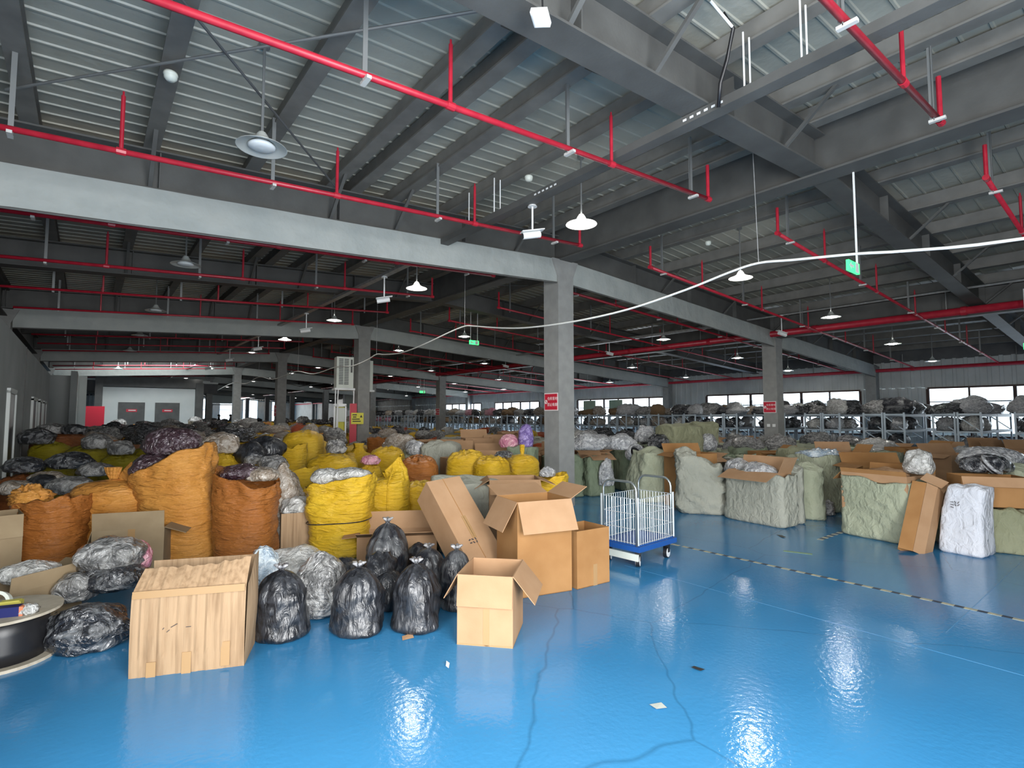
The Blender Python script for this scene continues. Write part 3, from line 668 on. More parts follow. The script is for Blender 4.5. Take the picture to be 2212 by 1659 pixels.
for i, (a, w) in enumerate(((.04, .13), (.04, .1), (.08, .22), (.1, .24))): obj('sticker_line', MB().box((a, -.164, 1.66 - i * .065), (w, .004, .03)), 'ink', st)
vc = thing('display_cabinet', 'white framed glass cabinet standing left of the red fire cabinet', 'cabinet', (-.78, 8.72, 0), R(-20))
obj('frame', MB().box((0, 0, 1.95), (.36, .3, .08)).box((-.16, 0, 1.0), (.04, .3, 1.9)).box((.16, 0, 1.0), (.04, .3, 1.9)).box((0, 0, .35), (.36, .3, .7)), 'white', vc)
obj('back_panel', MB().box((0, .1, 1.3), (.3, .02, 1.2)), 'sign_yellow', vc); obj('poster', MB().box((0, -.1, 1.66), (.27, .01, .42)), 'cream', vc)
tag(obj('leaning_pole', MB().tube([(0, 0, 0), (.1, .05, 2.4)], .018, 8), 'white', loc=(-1.05, 8.4, 0)), 'thin white pole standing left of the glass cabinet', 'pole')
tag(obj('leaning_pole', MB().tube([(0, 0, 0), (.02, .06, 2.1)], .018, 8), 'white', loc=(-.96, 8.42, 0)), 'shorter white pole between the tall pole and the glass cabinet', 'pole')
# shade nets hung over the window wall
def net(y0, y1, z0, z1, label, seed):
    mb = MB(); n = 10
    for i in range(n + 1):
        y = y0 + (y1 - y0) * i / n
        for j, z in enumerate((z1 - .12 * math.sin(math.pi * i / n), (z0 + z1) / 2, z0)): mb.v.append((XR - .045 - .02 * nz(y * 2, j, seed), y, z))
    for i in range(n):
        for j in range(2): mb.f.append((i * 3 + j, (i + 1) * 3 + j, (i + 1) * 3 + j + 1, i * 3 + j + 1))
    tag(obj('shade_net', mb, 'net'), label, 'net', 'dark shade nets on the window wall')
for i, (a, b) in enumerate(((5.9, 6.5), (4.6, 5.3), (1.9, 2.9), (3.2, 4.4))): net(a, b, 1.6, 2.42, f'dark shade net in the window by the second row column, {ORD[i]} from the left', i)
net(.6, 1.8, 1.5, 2.4, 'wide dark shade net sagging at the right end of the middle window', 7); net(-4.6, -2.7, 1.5, 2.3, 'long dark net sagging across the rightmost window', 8); net(-2.6, -2.3, 1.6, 2.2, 'narrow dark net strip in the rightmost window', 9)
for y, lab in ((14.6, 'dark green net panel at the left of the far window'), (12.6, 'dark green net panel in the middle of the far window')):
    tag(obj('green_net', MB().box((XR - .045, y, 2.1), (.02, .95, .9)), 'moss'), lab, 'net')

# floor tape, joints and litter
tp = struct('trim_2', MB().box((-.93, -3.05, .0012), (.05, .12, .002)), 'dash')
for i in range(40):
    y = -3.2 - i * .15
    obj('tape_dash', MB().box((-.93, y, .0012), (.05, .085, .002)), 'dash', tp)
    obj('tape_gap', MB().box((-.93, y - .075, .0011), (.05, .065, .0018)), 'dashk', tp)
hz = struct('trim_3', MB().box((.8, -4.07, .0012), (.07, .07, .002)), 'dash')
for i in range(9): obj('tape_dash', MB().box((.88 + i * .08, -4.065, .0012), (.06, .07, .002)), 'dash' if i % 2 else 'dashk', hz)
struct('trim_4', MB().box((-.13, -4.18, .0012), (.3, .06, .002), Matrix.Rotation(R(-70), 3, 'Z')), 'green_tape')
jt = struct('trim_5', MB().box((-2.15, -6.5, .0006), (.006, 6.5, .001)), 'joint')
obj('joint_line', MB().box((-.2, -5.9, .0006), (3, .006, .001)), 'joint', jt)
for i, (px, py, w, l, m, lab) in enumerate(((880, 1378, .05, .035, 'card', 'torn tan paper scrap on the floor before the black bags'), (967, 1438, .04, .012, 'white', 'tiny white strip on the blue floor below the small carton'), (1508, 1446, .04, .03, 'black', 'small black scrap on the open blue floor'), (1423, 1527, .045, .04, 'cream', 'grey paper scrap on the blue floor at the centre'), (1688, 1159, .1, .03, 'black', 'black strip on the floor before the sage bales'))):
    p = at(px, py)
    mb = MB().add([(-w, -l * .6, 0), (w * .7, -l, .002), (w, l * .7, .012), (-w * .5, l, .006)], [(0, 1, 2, 3)])
    tag(obj('floor_scrap', mb, m, loc=(p.x, p.y, .002), rot=(0, 0, i)), lab, 'scrap')

# ------------------------------------------------------------------ cartons
def flap_mesh(w, l, bend=0):
    t = .005
    mb = MB()
    if not bend: return mb.box((0, 0, l / 2), (w, t, l))
    n = 5
    for i in range(n):
        a, b = i / n, (i + 1) / n
        f = lambda q: bend * q * q
        mb.add([(-w / 2, f(a) - t / 2, l * a), (w / 2, f(a) - t / 2, l * a), (w / 2, f(b) - t / 2, l * b), (-w / 2, f(b) - t / 2, l * b), (-w / 2, f(a) + t / 2, l * a), (w / 2, f(a) + t / 2, l * a), (w / 2, f(b) + t / 2, l * b), (-w / 2, f(b) + t / 2, l * b)],
               [(0, 1, 2, 3), (7, 6, 5, 4), (0, 3, 7, 4), (1, 5, 6, 2)] + ([(3, 2, 6, 7)] if i == n - 1 else []))
    return mb
def carton(label, loc, rz, w, d, h, flaps=None, m='card', tapes=(), name='cardboard_carton', group=None, rot=None, mi=None, lid=False, cat='carton'):
    """open carton standing on loc; x = width, y = away; flaps: side -> (angle from upright, length)"""
    t = thing(name, label, cat, loc, rz, group, rot)
    k = .006
    b = MB().box((0, 0, k / 2), (w, d, k)).box((0, -d / 2 + k / 2, h / 2), (w, k, h)).box((0, d / 2 - k / 2, h / 2), (w, k, h)).box((-w / 2 + k / 2, 0, h / 2), (k, d - 2 * k, h)).box((w / 2 - k / 2, 0, h / 2), (k, d - 2 * k, h))
    if lid: b.box((0, 0, h - k / 2), (w, d, k))
    obj('carton_body', b, m, t)
    for s, (ang, ln) in (flaps or {}).items():
        a = R(ang)
        if s == 'f': o = obj('flap', flap_mesh(w - .004, ln), mi or m, t, (0, -d / 2, h), (a, 0, 0))
        if s == 'b': o = obj('flap', flap_mesh(w - .004, ln), mi or m, t, (0, d / 2, h), (-a, 0, 0))
        if s == 'r': o = obj('flap', flap_mesh(d - .004, ln), mi or m, t, (w / 2, 0, h), Matrix.Rotation(a, 3, 'Y').to_4x4().to_euler()); o.rotation_euler = (Matrix.Rotation(a, 3, 'Y') @ Matrix.Rotation(R(90), 3, 'Z')).to_euler()
        if s == 'l': o = obj('flap', flap_mesh(d - .004, ln), mi or m, t, (-w / 2, 0, h)); o.rotation_euler = (Matrix.Rotation(-a, 3, 'Y') @ Matrix.Rotation(R(90), 3, 'Z')).to_euler()
    for side, u, z0, z1, tw in tapes:
        if side == 'f': obj('tape_strip', MB().box((u * w / 2, -d / 2 - .001, (z0 + z1) / 2), (tw, .002, z1 - z0)), 'tape', t)
        if side == 'fh': obj('tape_strip', MB().box((0, -d / 2 - .001, z0), (w, .002, tw)), 'tape', t)
        if side == 'l': obj('tape_strip', MB().box((-w / 2 - .001, u * d / 2, (z0 + z1) / 2), (.002, tw, z1 - z0)), 'tape', t)
    return t
def place2(pl, pr, depth):
    """base centre, rotation and width of a box whose front lower edge runs from pl to pr (ground points)"""
    a, b = Vector(pl), Vector(pr); e = (b - a); rz = math.atan2(e.y, e.x); n = Vector((-e.y, e.x, 0)).normalized()
    return (a + b) / 2 + n * depth / 2, rz, e.length

# ------------------------------------------------------------------ sacks, bales and bags
def sup(g, n):
    c, s_ = math.cos(g), math.sin(g); r = (abs(c) ** n + abs(s_) ** n) ** (-1 / n)
    return c * r, s_ * r
def sack_mesh(seed, w, d, h, style='tied', slant=0, sdir=0, lean=(0, 0), nseg=64, nring=52, n=2.7, wr=1.0, waist=None, taper=0, peakx=0):
    q = seed * 7.31; V = []; F = []; rows_ = []
    S = [i / (nring - 1) for i in range(nring)]
    for s in S:
        pl = 0; fy = 1; up = 0
        if style == 'tied':
            if s < .66: z = h * .86 * s / .66; r = 1
            elif s < .88: t = (s - .66) / .22; z = h * (.86 + .13 * math.sin(t * 1.57) + .02 * t * t); r = max(.1, 1 - .92 * t ** 2.0); pl = .10 * sm(t * 1.3) * (1.2 - t * .6); up = t
            else: t = (s - .88) / .12; z = h * (1.01 + .15 * t); r = .09 + .13 * t ** .7; pl = .04 + .12 * t; up = 1; fy = 1 - .5 * t
        elif style == 'open':
            if s < .8: t = s / .8; z = h * t; r = 1 + .04 * sm((t - .8) / .2); up = sm((t - .45) / .55)
            else: t = (s - .8) / .2; z = h - .16 * t; r = 1.02 - .1 * t; up = 1 - t * .4
            pl = .012 * up
        elif style == 'fold':
            if s < .68: t = s / .68; z = h * .84 * t; r = 1
            else: t = (s - .68) / .32; z = h * (.84 + .16 * math.sin(t * 1.57)); r = max(.02, 1 - t ** 2.2); pl = .05 * sm(t); up = t
        else:  # peak: neck gathered to one side, ruffle pulled up
            if s < .52: t = s / .52; z = h * .72 * t; r = 1
            elif s < .76: t = (s - .52) / .24; z = h * (.72 + .12 * math.sin(t * 1.57)); r = 1 - .48 * t ** 1.6; fy = 1 - .55 * sm(t); pl = .12 * sm(t); up = t
            else: t = (s - .76) / .24; z = h * (.84 + .16 * t); r = .52 - .16 * math.sin(t * 3.1) * .9 - .12 * t; fy = .45 - .15 * t; pl = .15; up = 1
        v = min(1, z / h)
        r *= (1 - .2 * max(0, 1 - s / .06) ** 2) * (1 - taper * v)
        if waist: r *= 1 - waist[1] * math.exp(-((v - waist[0]) / .03) ** 2)
        rows_.append((s, z, r, fy, pl, up))
    for s, z, r, fy, pl, up in rows_:
        for k in range(nseg):
            g = 2 * math.pi * k / nseg; cx, cy = sup(g, n)
            v = z / h
            hf = (.25 - abs(nz(cx * 1.1 + q, cy * 1.1, z * 8 / max(.35, h)))) * .095 + nz(cx * 2.2 + q, cy * 2.2 + 5, z * 20 / max(.4, h)) * .03
            bl = nz(cx * .8 + q, cy * .8 + 9, z * 2.6) * .07
            pv = pl * (math.cos(g * 9 + 3 * nz(cx + q, cy, 1)) * .6 + math.cos(g * 17 + 5 * nz(cx, cy + q, 2)) * .4)
            cr_ = up * ((.22 - abs(nz(cx * 2.4 + q, cy * 2.4, z * 5))) * (.3 if style == 'fold' else .18) + (.2 - abs(nz(cx * 5 + q, cy * 5 + 3, z * 11))) * .12)
            e = r * (1 + bl + hf * wr + cr_) + pv * min(r, .6)
            x = cx * e * w / 2; y = cy * e * fy * d / 2
            zz = z + slant * math.cos(g - sdir) * up * (.5 if style == 'peak' else 1)
            if style == 'peak': zz += peakx * .55 * up * cx * (1 if s > .7 else .4); x += peakx * .7 * sm((s - .5) / .35) * w
            if style == 'open' and s > .5: zz += .05 * nz(cx * 2 + q, cy * 2, 3) * up
            if style == 'fold': zz += (.16 * (.2 - abs(nz(cx * r * 2.2 + q, cy * r * 2.2, 2))) + .08 * (.2 - abs(nz(cx * r * 5 + q, cy * r * 5, 5)))) * up * min(h, 1)
            V.append((x + lean[0] * v * v, y + lean[1] * v * v, max(0.003, zz)))
    for i in range(nring - 1):
        for k in range(nseg): F.append((i * nseg + k, i * nseg + (k + 1) % nseg, (i + 1) * nseg + (k + 1) % nseg, (i + 1) * nseg + k))
    F.append(tuple(range(nseg - 1, -1, -1))); e = (nring - 1) * nseg; F.append(tuple(e + k for k in range(nseg)))
    me = bpy.data.meshes.new('sack'); me.from_pydata(V, [], F); me.update(); me.polygons.foreach_set('use_smooth', [True] * len(me.polygons))
    return me
def bale_mesh(seed, w, d, h, n=7, nseg=72, nring=40, lean=(0, 0), open_=False, dip=(0, 0), taper=.04, wr=1.0):
    """box shaped woven bale: crumpled, with diagonal folds; open_ leaves a sunk mouth"""
    q = seed * 5.17; V = []; F = []
    for i in range(nring):
        s = i / (nring - 1)
        if s < .72: z = h * s / .72; r = 1 - taper * s / .72; up = s / .72
        else:
            t = (s - .72) / .28; up = 1
            if open_: z = h - .13 * t; r = 1 - taper - .07 * t
            else: z = h + .035 * math.sin(t * 2.6) * (1 if h > .3 else .5); r = (1 - taper) * max(.02, 1 - t)
        r *= 1 - .1 * max(0, 1 - s / .04) ** 2
        for k in range(nseg):
            g = 2 * math.pi * k / nseg; cx, cy = sup(g, n)
            ph = z * 7 + (cx - cy) * 2.6 + 2.4 * nz(cx * 1.4 + q, cy * 1.4, z * 2)
            fo = (abs(nz(ph, q, cx * .6)) - .2) * .11 + (abs(nz(ph * 2.1, q + 4, cy)) - .2) * .05 + nz(cx * 3 + q, cy * 3, z * 7) * .03 + nz(cx * .7 + q, cy * .7, z * 1.8) * .09
            e = r * (1 + fo * wr)
            zz = z + (dip[0] * cx + dip[1] * cy) * up * (1 if s >= .3 else 0) * sm(up) + .07 * nz(cx * 1.7 * r + q, cy * 1.7 * r, 4) * sm(up) * wr
            V.append((cx * e * w / 2 + lean[0] * up * up, cy * e * d / 2 + lean[1] * up * up, max(.003, zz)))
    for i in range(nring - 1):
        for k in range(nseg): F.append((i * nseg + k, i * nseg + (k + 1) % nseg, (i + 1) * nseg + (k + 1) % nseg, (i + 1) * nseg + k))
    F.append(tuple(range(nseg - 1, -1, -1))); e = (nring - 1) * nseg; F.append(tuple(e + k for k in range(nseg)))
    me = bpy.data.meshes.new('bale'); me.from_pydata(V, [], F); me.update(); me.polygons.foreach_set('use_smooth', [True] * len(me.polygons))
    return me
def bag_mesh(seed, sx, sy, sz, lump=.16, crink=.05, nu=36, nv=22, tail=0, flat=.55, fine=None):
    """soft bag of goods lying on its belly; tail > 0 pulls one end out into a gathered twist"""
    q = seed * 3.77; V = []; F = []; fine = crink if fine is None else fine
    for i in range(nv + 1):
        a = math.pi * i / nv
        for k in range(nu):
            g = 2 * math.pi * k / nu
            p = Vector((math.sin(a) * math.cos(g), math.sin(a) * math.sin(g), -math.cos(a)))
            r = 1 + lump * nz(p.x * 1.7 + q, p.y * 1.7, p.z * 1.7) + crink * (abs(nz(p.x * 4 + q, p.y * 4 + 2, p.z * 4)) * 2 - .5) + fine * .6 * nz(p.x * 9 + q, p.y * 9, p.z * 9)
            x, y, z = p.x * r, p.y * r, p.z * r
            if tail and x > .55:
                t = (x - .55); f = max(.12, 1 - t * 1.9); y *= f; z *= f; x += tail * t * t
                if f < .5: y *= 1 + .5 * math.cos(g * 8); z *= 1 + .5 * math.cos(g * 8)
            if z < -flat: z = -flat - (z + flat) * -.12
            V.append((x * sx / 2, y * sy / 2, (z + flat + .05) * sz / (1 + flat)))
    for i in range(nv):
        for k in range(nu): F.append((i * nu + k, i * nu + (k + 1) % nu, (i + 1) * nu + (k + 1) % nu, (i + 1) * nu + k))
    me = bpy.data.meshes.new('bag'); me.from_pydata(V, [], F); me.update(); me.polygons.foreach_set('use_smooth', [True] * len(me.polygons))
    return me
def sack(label, loc, w, d, h, style, m, seed, rz=0, cat='sack', name='woven_sack', group=None, **k):
    t = thing(name, label, cat, loc, rz, group)
    obj('sack_body', sack_mesh(seed, w, d, h, style, **k), m, t)
    return t
def bale(label, loc, w, d, h, m, seed, rz=0, group=None, name='woven_bale', **k):
    t = thing(name, label, 'bale', loc, rz, group)
    obj('bale_body', bale_mesh(seed, w, d, h, **k), m, t)
    return t
def bag(label, loc, sx, sy, sz, m, seed, rz=0, group=None, name='plastic_bag', cat='bag', tilt=(0, 0), **k):
    o = obj(name, bag_mesh(seed, sx, sy, sz, **k), m, None, loc, (tilt[0], tilt[1], rz)); return tag(o, label, cat, group)
def band(parent, w, d, z, m='black', n=2.7, tilt=0, r=.006):
    pts = []
    for k in range(41):
        g = 2 * math.pi * k / 40; cx, cy = sup(g, n); pts.append((cx * w / 2, cy * d / 2, z + tilt * math.cos(g)))
    return obj('tie_band', MB().tube(pts, r, 6, caps=False), m, parent)
up3 = lambda v, z: Vector((v[0], v[1], z))

# ---- front left group ---------------------------------------------------
FACE = -YAW   # rotation that turns a thing's front towards the camera
# crushed old carton, corrugations broken into vertical creases
def crushed_carton():
    p, rz, w = place2(at(277, 1467), at(527, 1438), .36); d, h = .36, .50
    t = thing('crushed_carton', 'big worn carton with vertical creases and torn taped top in front', 'carton', p, rz)
    N = 44; mb = MB(); r_ = random.Random(3)
    cre = [0 if i in (0, N) else r_.choice((-.003, .0, .0, .0, .0, .002, .003, -.007)) for i in range(N + 1)]
    NZ = 14
    for j in range(NZ + 1):
        v = j / NZ
        for i in range(N + 1):
            u = i / N
            z = v * (h + .0)
            mb.v.append((-w / 2 + w * u, -d / 2 + cre[i] * (1 if v > .25 else .4) + .012 * math.sin(v * 3.1) * -1 + .004 * nz(u * 9, v * 5, 1), z))
    for j in range(NZ):
        for i in range(N): mb.f.append((j * (N + 1) + i, j * (N + 1) + i + 1, (j + 1) * (N + 1) + i + 1, (j + 1) * (N + 1) + i))
    obj('front_panel', mb, 'card_old', t)
    b = MB().box((0, d / 2 - .003, h / 2 + .06), (w, .006, h + .12)).box((0, 0, .004), (w, d, .006)).box((-w / 2 + .003, 0, h / 2), (.006, d, h))
    obj('carton_body', b, 'card_old', t)
    # right side panel bowed outwards, rising into a torn flap
    s = MB(); n = 8
    for j in range(9):
        v = j / 8
        for i in range(n + 1):
            u = i / n
            s.v.append((w / 2 + .03 * math.sin(u * 3.1) * math.sin(v * 3) + .01 * v, -d / 2 + d * u, v * (h + .02 + .13 * sm(u * 1.6))))
    for j in range(8):
        for i in range(n): s.f.append((j * (n + 1) + i, j * (n + 1) + i + 1, (j + 1) * (n + 1) + i + 1, (j + 1) * (n + 1) + i))
    obj('side_panel', s, 'card_old', t)
    # top flap leaning back with ragged edge
    f = MB()
    for j in range(7):
        v = j / 6
        for i in range(N + 1):
            u = i / N
            rag = .02 * nz(u * 14, 3, 1) + .035 * sm((u - .6) * 2.5) - .012
            f.v.append((-w / 2 + w * u + (.02 * v if u < .1 else 0), -d / 2 + (.14 + .02 * nz(u * 4, 1, 2)) * v + cre[i], h + (.135 + rag) * v ** .85))
    for j in range(6):
        for i in range(N): f.f.append((j * (N + 1) + i, j * (N + 1) + i + 1, (j + 1) * (N + 1) + i + 1, (j + 1) * (N + 1) + i))
    obj('torn_flap', f, 'card_old', t)
    obj('tape_strip', MB().box((0, -d / 2 - .012, h - .0), (w * .98, .004, .045)), 'tape', t)
    for u, z0, z1 in ((-.62, .0, .09), (-.02, .0, .13), (.66, .02, .17)): obj('tape_strip', MB().box((u * w / 2, -d / 2 - .013, (z0 + z1) / 2), (.052, .003, z1 - z0)), 'tape', t)
    for u, vv, ln in ((-.45, .28, .03), (-.25, .30, .04), (.0, .285, .03), (-.35, .27, .02)): obj('pen_mark', MB().box((u * w / 2, -d / 2 - .016, vv), (ln, .002, .004), Matrix.Rotation(u * 2, 3, 'Y')), 'ink', t)
    return t
crushed_carton()
# small open carton, front right of the group
p, rz, w = place2(at(988, 1392), at(1107, 1401), .46)
carton('small tan carton with four hanging flaps standing alone at the front', p, rz, .40, .46, .485, {'f': (174, .215), 'l': (150, .2), 'r': (140, .24), 'b': (176, .2)}, 'card', [('f', .05, .0, .27, .045), ('fh', .012, 0, 0, .02)])
# tall double carton
p, rz, w = place2(at(1120, 1296), at(1238, 1277), .5)
t = carton('tallest brown carton with flaps folded down, right of the leaning carton', p, rz, w, .46, .84, {'f': (155, .29), 'l': (150, .29), 'b': (75, .27), 'r': (60, .2)}, 'card_dark', mi='card')
p, rz, w = place2(at(1250, 1275), at(1320, 1258), .4)
carton('narrow brown open carton without flaps beside the tallest carton', p, rz, w, .36, .53, {}, 'card_dark', [('f', .1, 0, .2, .05)])
# long carton leaning back on the bales
t = thing('leaning_carton', 'long closed carton leaning diagonally behind the black bags', 'carton', at(1000, 1232) , 0)
pa = at_d(1003, 1197, 5.1)
ln = Vector((at_d(921, 1041, 5.6) - pa)); lh = ln.length; axz = ln.normalized(); axx = (RGT * .8 + FWD * .6).normalized(); axx = (axx - axz * axx.dot(axz)).normalized(); axy = axz.cross(axx)
t.location = pa; t.rotation_euler = Matrix((axx, axy, axz)).transposed().to_euler()
obj('carton_body', MB().box((.21, .16, lh / 2 - .11), (.42, .32, lh + .22)), 'card', t)
obj('flap_seam', MB().box((.2, -.002, lh / 2 - .1), (.006, .004, lh + .2)), 'card_dark', t); obj('tape_strip', MB().box((.2, -.003, lh * .3), (.05, .002, lh * .3)), 'tape', t)
for i in range(6): obj('printed_mark', MB().box((.13 + .035 * (i % 3), -.004, lh * .1 + .035 * (i // 3)), (.024, .002, .012), Matrix.Rotation(i * .9, 3, 'Y')), 'ink', t)
# flat long carton lying behind the top black bag
p, rz, w = place2(at(768, 1222), at(945, 1214), .4)
carton('low wide carton lying open behind the topmost black bag', p, rz, w * .98, .4, .3, {'f': (70, .2), 'r': (100, .2), 'l': (95, .16), 'b': (12, .2)}, 'card', mi='card')
p, rz, w = place2(at(610, 1207), at(676, 1200), .34)
p = up3(p, 0); carton('small worn carton with clear bags in it between orange and yellow sacks', p, rz, .37, .34, .5, {}, 'card_old', [('fh', .43, 0, 0, .03), ('fh', .08, 0, 0, .045)])
bag('clear bag of white goods rising from the small worn carton', up3(p, .46), .36, .33, .2, 'film_pale', 41, rz, lump=.3)
bag('tall clear bag of pale goods stacked behind the small worn carton', top_at(612, 1080, .3, 6.45), .5, .45, .98, 'film_beige', 42, .3, lump=.35)
# carton with flaps left
p, rz, w = place2(at(206, 1262), at(338, 1250), .42)
carton('dull carton with raised flaps standing before the two orange sacks', p, rz, .6, .42, .5, {'f': (6, .17), 'r': (110, .2), 'l': (165, .2), 'b': (15, .1)}, 'card_grey', [('f', .08, 0, .5, .06)])
# crushed low cartons at far left
p, rz, w = place2(at(22, 1372), at(158, 1330), .4)
carton('low crushed carton with a white bag on it at far left', p, rz + .1, .52, .4, .3, {'f': (8, .12), 'r': (60, .16)}, 'card_grey')
bag('crumpled white plastic bag on the low crushed carton', up3(p, .3), .42, .3, .16, 'film_pale', 51, .4, tilt=(.2, .2))
p, rz, w = place2(at(-40, 1300), at(42, 1285), .4)
carton('tall dull carton cut by the left edge of the picture', p, rz, w, .4, .72, {'f': (170, .2)}, 'card_grey')
# black drum with board top and odds on it
pd_ = at(-32, 1440); pd_ = Vector((pd_.x, pd_.y, 0)) + Vector((FWD.x, FWD.y, 0)) * .1
t = thing('cable_drum', 'black wrapped cable drum with round pale boards at lower left', 'drum', pd_)
obj('drum_core', MB().lathe([(.001, .02), (.24, .02), (.245, .1), (.238, .2), (.244, .3), (.001, .3)], 28), 'black', t, smooth=True)
obj('board_disc', MB().lathe([(.001, .3), (.31, .3), (.312, .318), (.001, .318)], 36), 'wood', t); obj('board_disc', MB().lathe([(.001, .0), (.3, .0), (.3, .02), (.001, .02)], 36), 'wood', t)
obj('wrap_strap', MB().box((.245 * math.sin(.0) + RGT.x * .13 - FWD.x * .215, RGT.y * .13 - FWD.y * .215, .16), (.02, .02, .29)), 'wood', t)
TX = lambda a, b, z: pd_ + RGT * a + Vector((FWD.x, FWD.y, 0)) * b + Vector((0, 0, z))
o = tag(obj('carton_strip', MB().box((0, 0, .03), (.13, .07, .06)), 'box_blue', loc=TX(.13, -.1, .318), rot=(0, 0, -.3)), 'small navy box with an orange end on the drum top', 'box')
obj('orange_end', MB().box((.075, 0, .03), (.02, .07, .06)), 'box_orange', o)
tag(obj('sponge_block', MB().box((0, 0, .025), (.12, .06, .05)).box((0, 0, .052), (.1, .05, .01)), 'roll_yellow', loc=TX(.03, .02, .318), rot=(0, 0, -.2)), 'dirty yellow sponge block on the drum top', 'sponge')
tag(obj('tape_ring', MB().lathe([(.07, 0), (.09, 0), (.09, .045), (.07, .045), (.07, 0)], 26), 'cream', loc=TX(-.09, .05, .33), rot=(1.2, 0, -.4)), 'pale cardboard ring standing on the drum top', 'ring')
tag(obj('paper_wad', bag_mesh(3, .12, .1, .06, crink=.3, nu=14, nv=10), 'film_pale', loc=TX(.22, -.06, .318)), 'white crumpled paper at the right rim of the drum', 'paper')
# clear bags heap left of the worn carton
bag('clear bag of black clothes lying on the floor left of the worn carton', up3(bk(190, 1412, .16), 0), .62, .42, .27, 'film_dark', 61, FACE + .1, tail=.5, lump=.25)
bag('clear bag with shiny black folded cloth under the grey fur bag', up3(bk(240, 1345, .25), .2), .5, .4, .2, 'film_dark', 62, FACE)
bag('clear bag of grey fur goods on top of the left heap', up3(bk(232, 1345, .35), .33), .52, .42, .26, 'film_grey', 63, FACE + .3, lump=.2)
bag('grey clear bag sticking out left of the black cloth bag', up3(bk(160, 1365, .3), .16), .3, .3, .2, 'film_grey', 64, FACE + 2.6, tail=.4)
bag('pinkish clear bag squeezed behind the worn carton', up3(bk(300, 1330, .34), .3), .16, .2, .22, 'film_pink', 65, 0)
# black refuse bags: bodies, gathered necks
def refuse(label, px, py, w, h, seed, m='film_black', rz=0, d=None, off=.17, z=0, lean=(0, 0), group=None):
    p = up3(bk(px, py, off), z)
    t = thing('refuse_bag', label, 'bag', p, rz, group)
    q = seed * 2.3; me = MB(); nseg, nr = 56, 40
    for i in range(nr):
        s = i / (nr - 1)
        if s < .12: zz = h * .05 * s / .12; r = .9 + .12 * math.sin(s / .12 * 1.57)
        elif s < .55: t_ = (s - .12) / .43; zz = h * (.05 + .5 * t_); r = 1.04 - .14 * t_
        elif s < .88: t_ = (s - .55) / .33; zz = h * (.55 + .39 * math.sin(t_ * 1.4) / .985); r = .9 - .82 * t_ ** 1.45
        else: t_ = (s - .88) / .12; zz = h * (.94 + .07 * t_); r = .08 + .07 * t_ * t_
        up = sm((s - .35) / .5)
        for k in range(nseg):
            g = 2 * math.pi * k / nseg; cx, cy = sup(g, 2.2)
            pl = (math.cos(g * 11 + 4 * nz(cx + q, cy, s * 1.2)) * .5 + math.cos(g * 7 + q + 2 * nz(cx, cy, q)) * .5) * .075 * up * (1 if s > .2 else 0)
            fo = abs(nz(cx * 1.8 + q, cy * 1.8, zz * 9)) * .14 + nz(cx * .9 + q, cy * .9, zz * 4) * .16 + nz(cx * 5 + q, cy * 5, zz * 12) * .02
            rg = (.26 - abs(nz(cx * 3.2 + q, cy * 3.2, s * 1.1))) * .30 * up + (.22 - abs(nz(cx * 7 + q, cy * 7, s * 2.2))) * .14 * up
            e = r * (1 + fo - .03 + rg) + pl * (r * .9 + .12)
            me.v.append((cx * e * w / 2 + lean[0] * s * s, cy * e * (d or w) / 2 + lean[1] * s * s, max(.002, zz)))
    for i in range(nr - 1):
        for k in range(nseg): me.f.append((i * nseg + k, i * nseg + (k + 1) % nseg, (i + 1) * nseg + (k + 1) % nseg, (i + 1) * nseg + k))
    me.f.append(tuple((nr - 1) * nseg + k for k in range(nseg)))
    obj('bag_body', me, m, t, smooth=True)
    kn = MB()
    for a in range(5):
        kn.tube([(lean[0], lean[1], h * .95), (lean[0] + .03 * math.cos(a * 1.3 + q), lean[1] + .03 * math.sin(a * 1.3 + q), h * 1.01), (lean[0] + .055 * math.cos(a * 1.3 + q), lean[1] + .055 * math.sin(a * 1.3 + q), h * 1.02)], [.012, .016, .005], 6)
    obj('gathered_neck', kn, 'film_neck', t, smooth=True)
    return t
refuse('black refuse bag immediately right of the big worn carton', 604, 1392, .38, .50, 1, rz=.4)
refuse('black refuse bag standing third from the worn carton, front centre', 772, 1380, .39, .49, 2, 'film_black', rz=1.2)
refuse('black refuse bag standing left of the small flapped carton', 898, 1372, .37, .50, 3, 'film_black', rz=2.2)
refuse('black refuse bag half hidden behind the small carton left flap', 985, 1326, .28, .50, 4, 'film_smoke', rz=.2)
refuse('black refuse bag between the two front bags, set farther back', 925, 1292, .34, .42, 5, 'film_smoke', rz=3)
refuse('topmost smoky refuse bag leaning on the low wide carton', 835, 1290, .46, .62, 6, 'film_smoke', rz=.9, d=.4, off=.35)
bag('open black bag slumped under the topmost refuse bag', up3(at(815, 1300), .08), .44, .34, .32, 'film_black', 71, .6, lump=.3, crink=.12)
bag('smoky refuse bag lying left of the slumped open black bag', up3(at(752, 1280), 0), .36, .34, .3, 'film_smoke', 72, .3, lump=.2)
bag('small black bag peeping from the low wide carton', up3(at(905, 1240), .0), .3, .28, .3, 'film_smoke', 73, .3)
bag('black bag on the floor between the two front refuse bags', up3(at(838, 1310), 0), .34, .3, .28, 'film_black', 74, 1)
bag('clear bag of grey fur standing between the black refuse bags', up3(bk(695, 1345, .22), 0), .46, .42, .47, 'film_grey', 75, FACE, lump=.14, crink=.03)
bag('large clear bag of pale grey fur behind the left black refuse bag', up3(bk(635, 1300, .25), 0), .62, .5, .4, 'film_pale', 76, FACE + .2, lump=.14, crink=.03)
bag('bluish clear bag peeping beside the worn carton top', up3(bk(570, 1330, .25), 0), .35, .35, .46, 'film_blue', 77, 0)

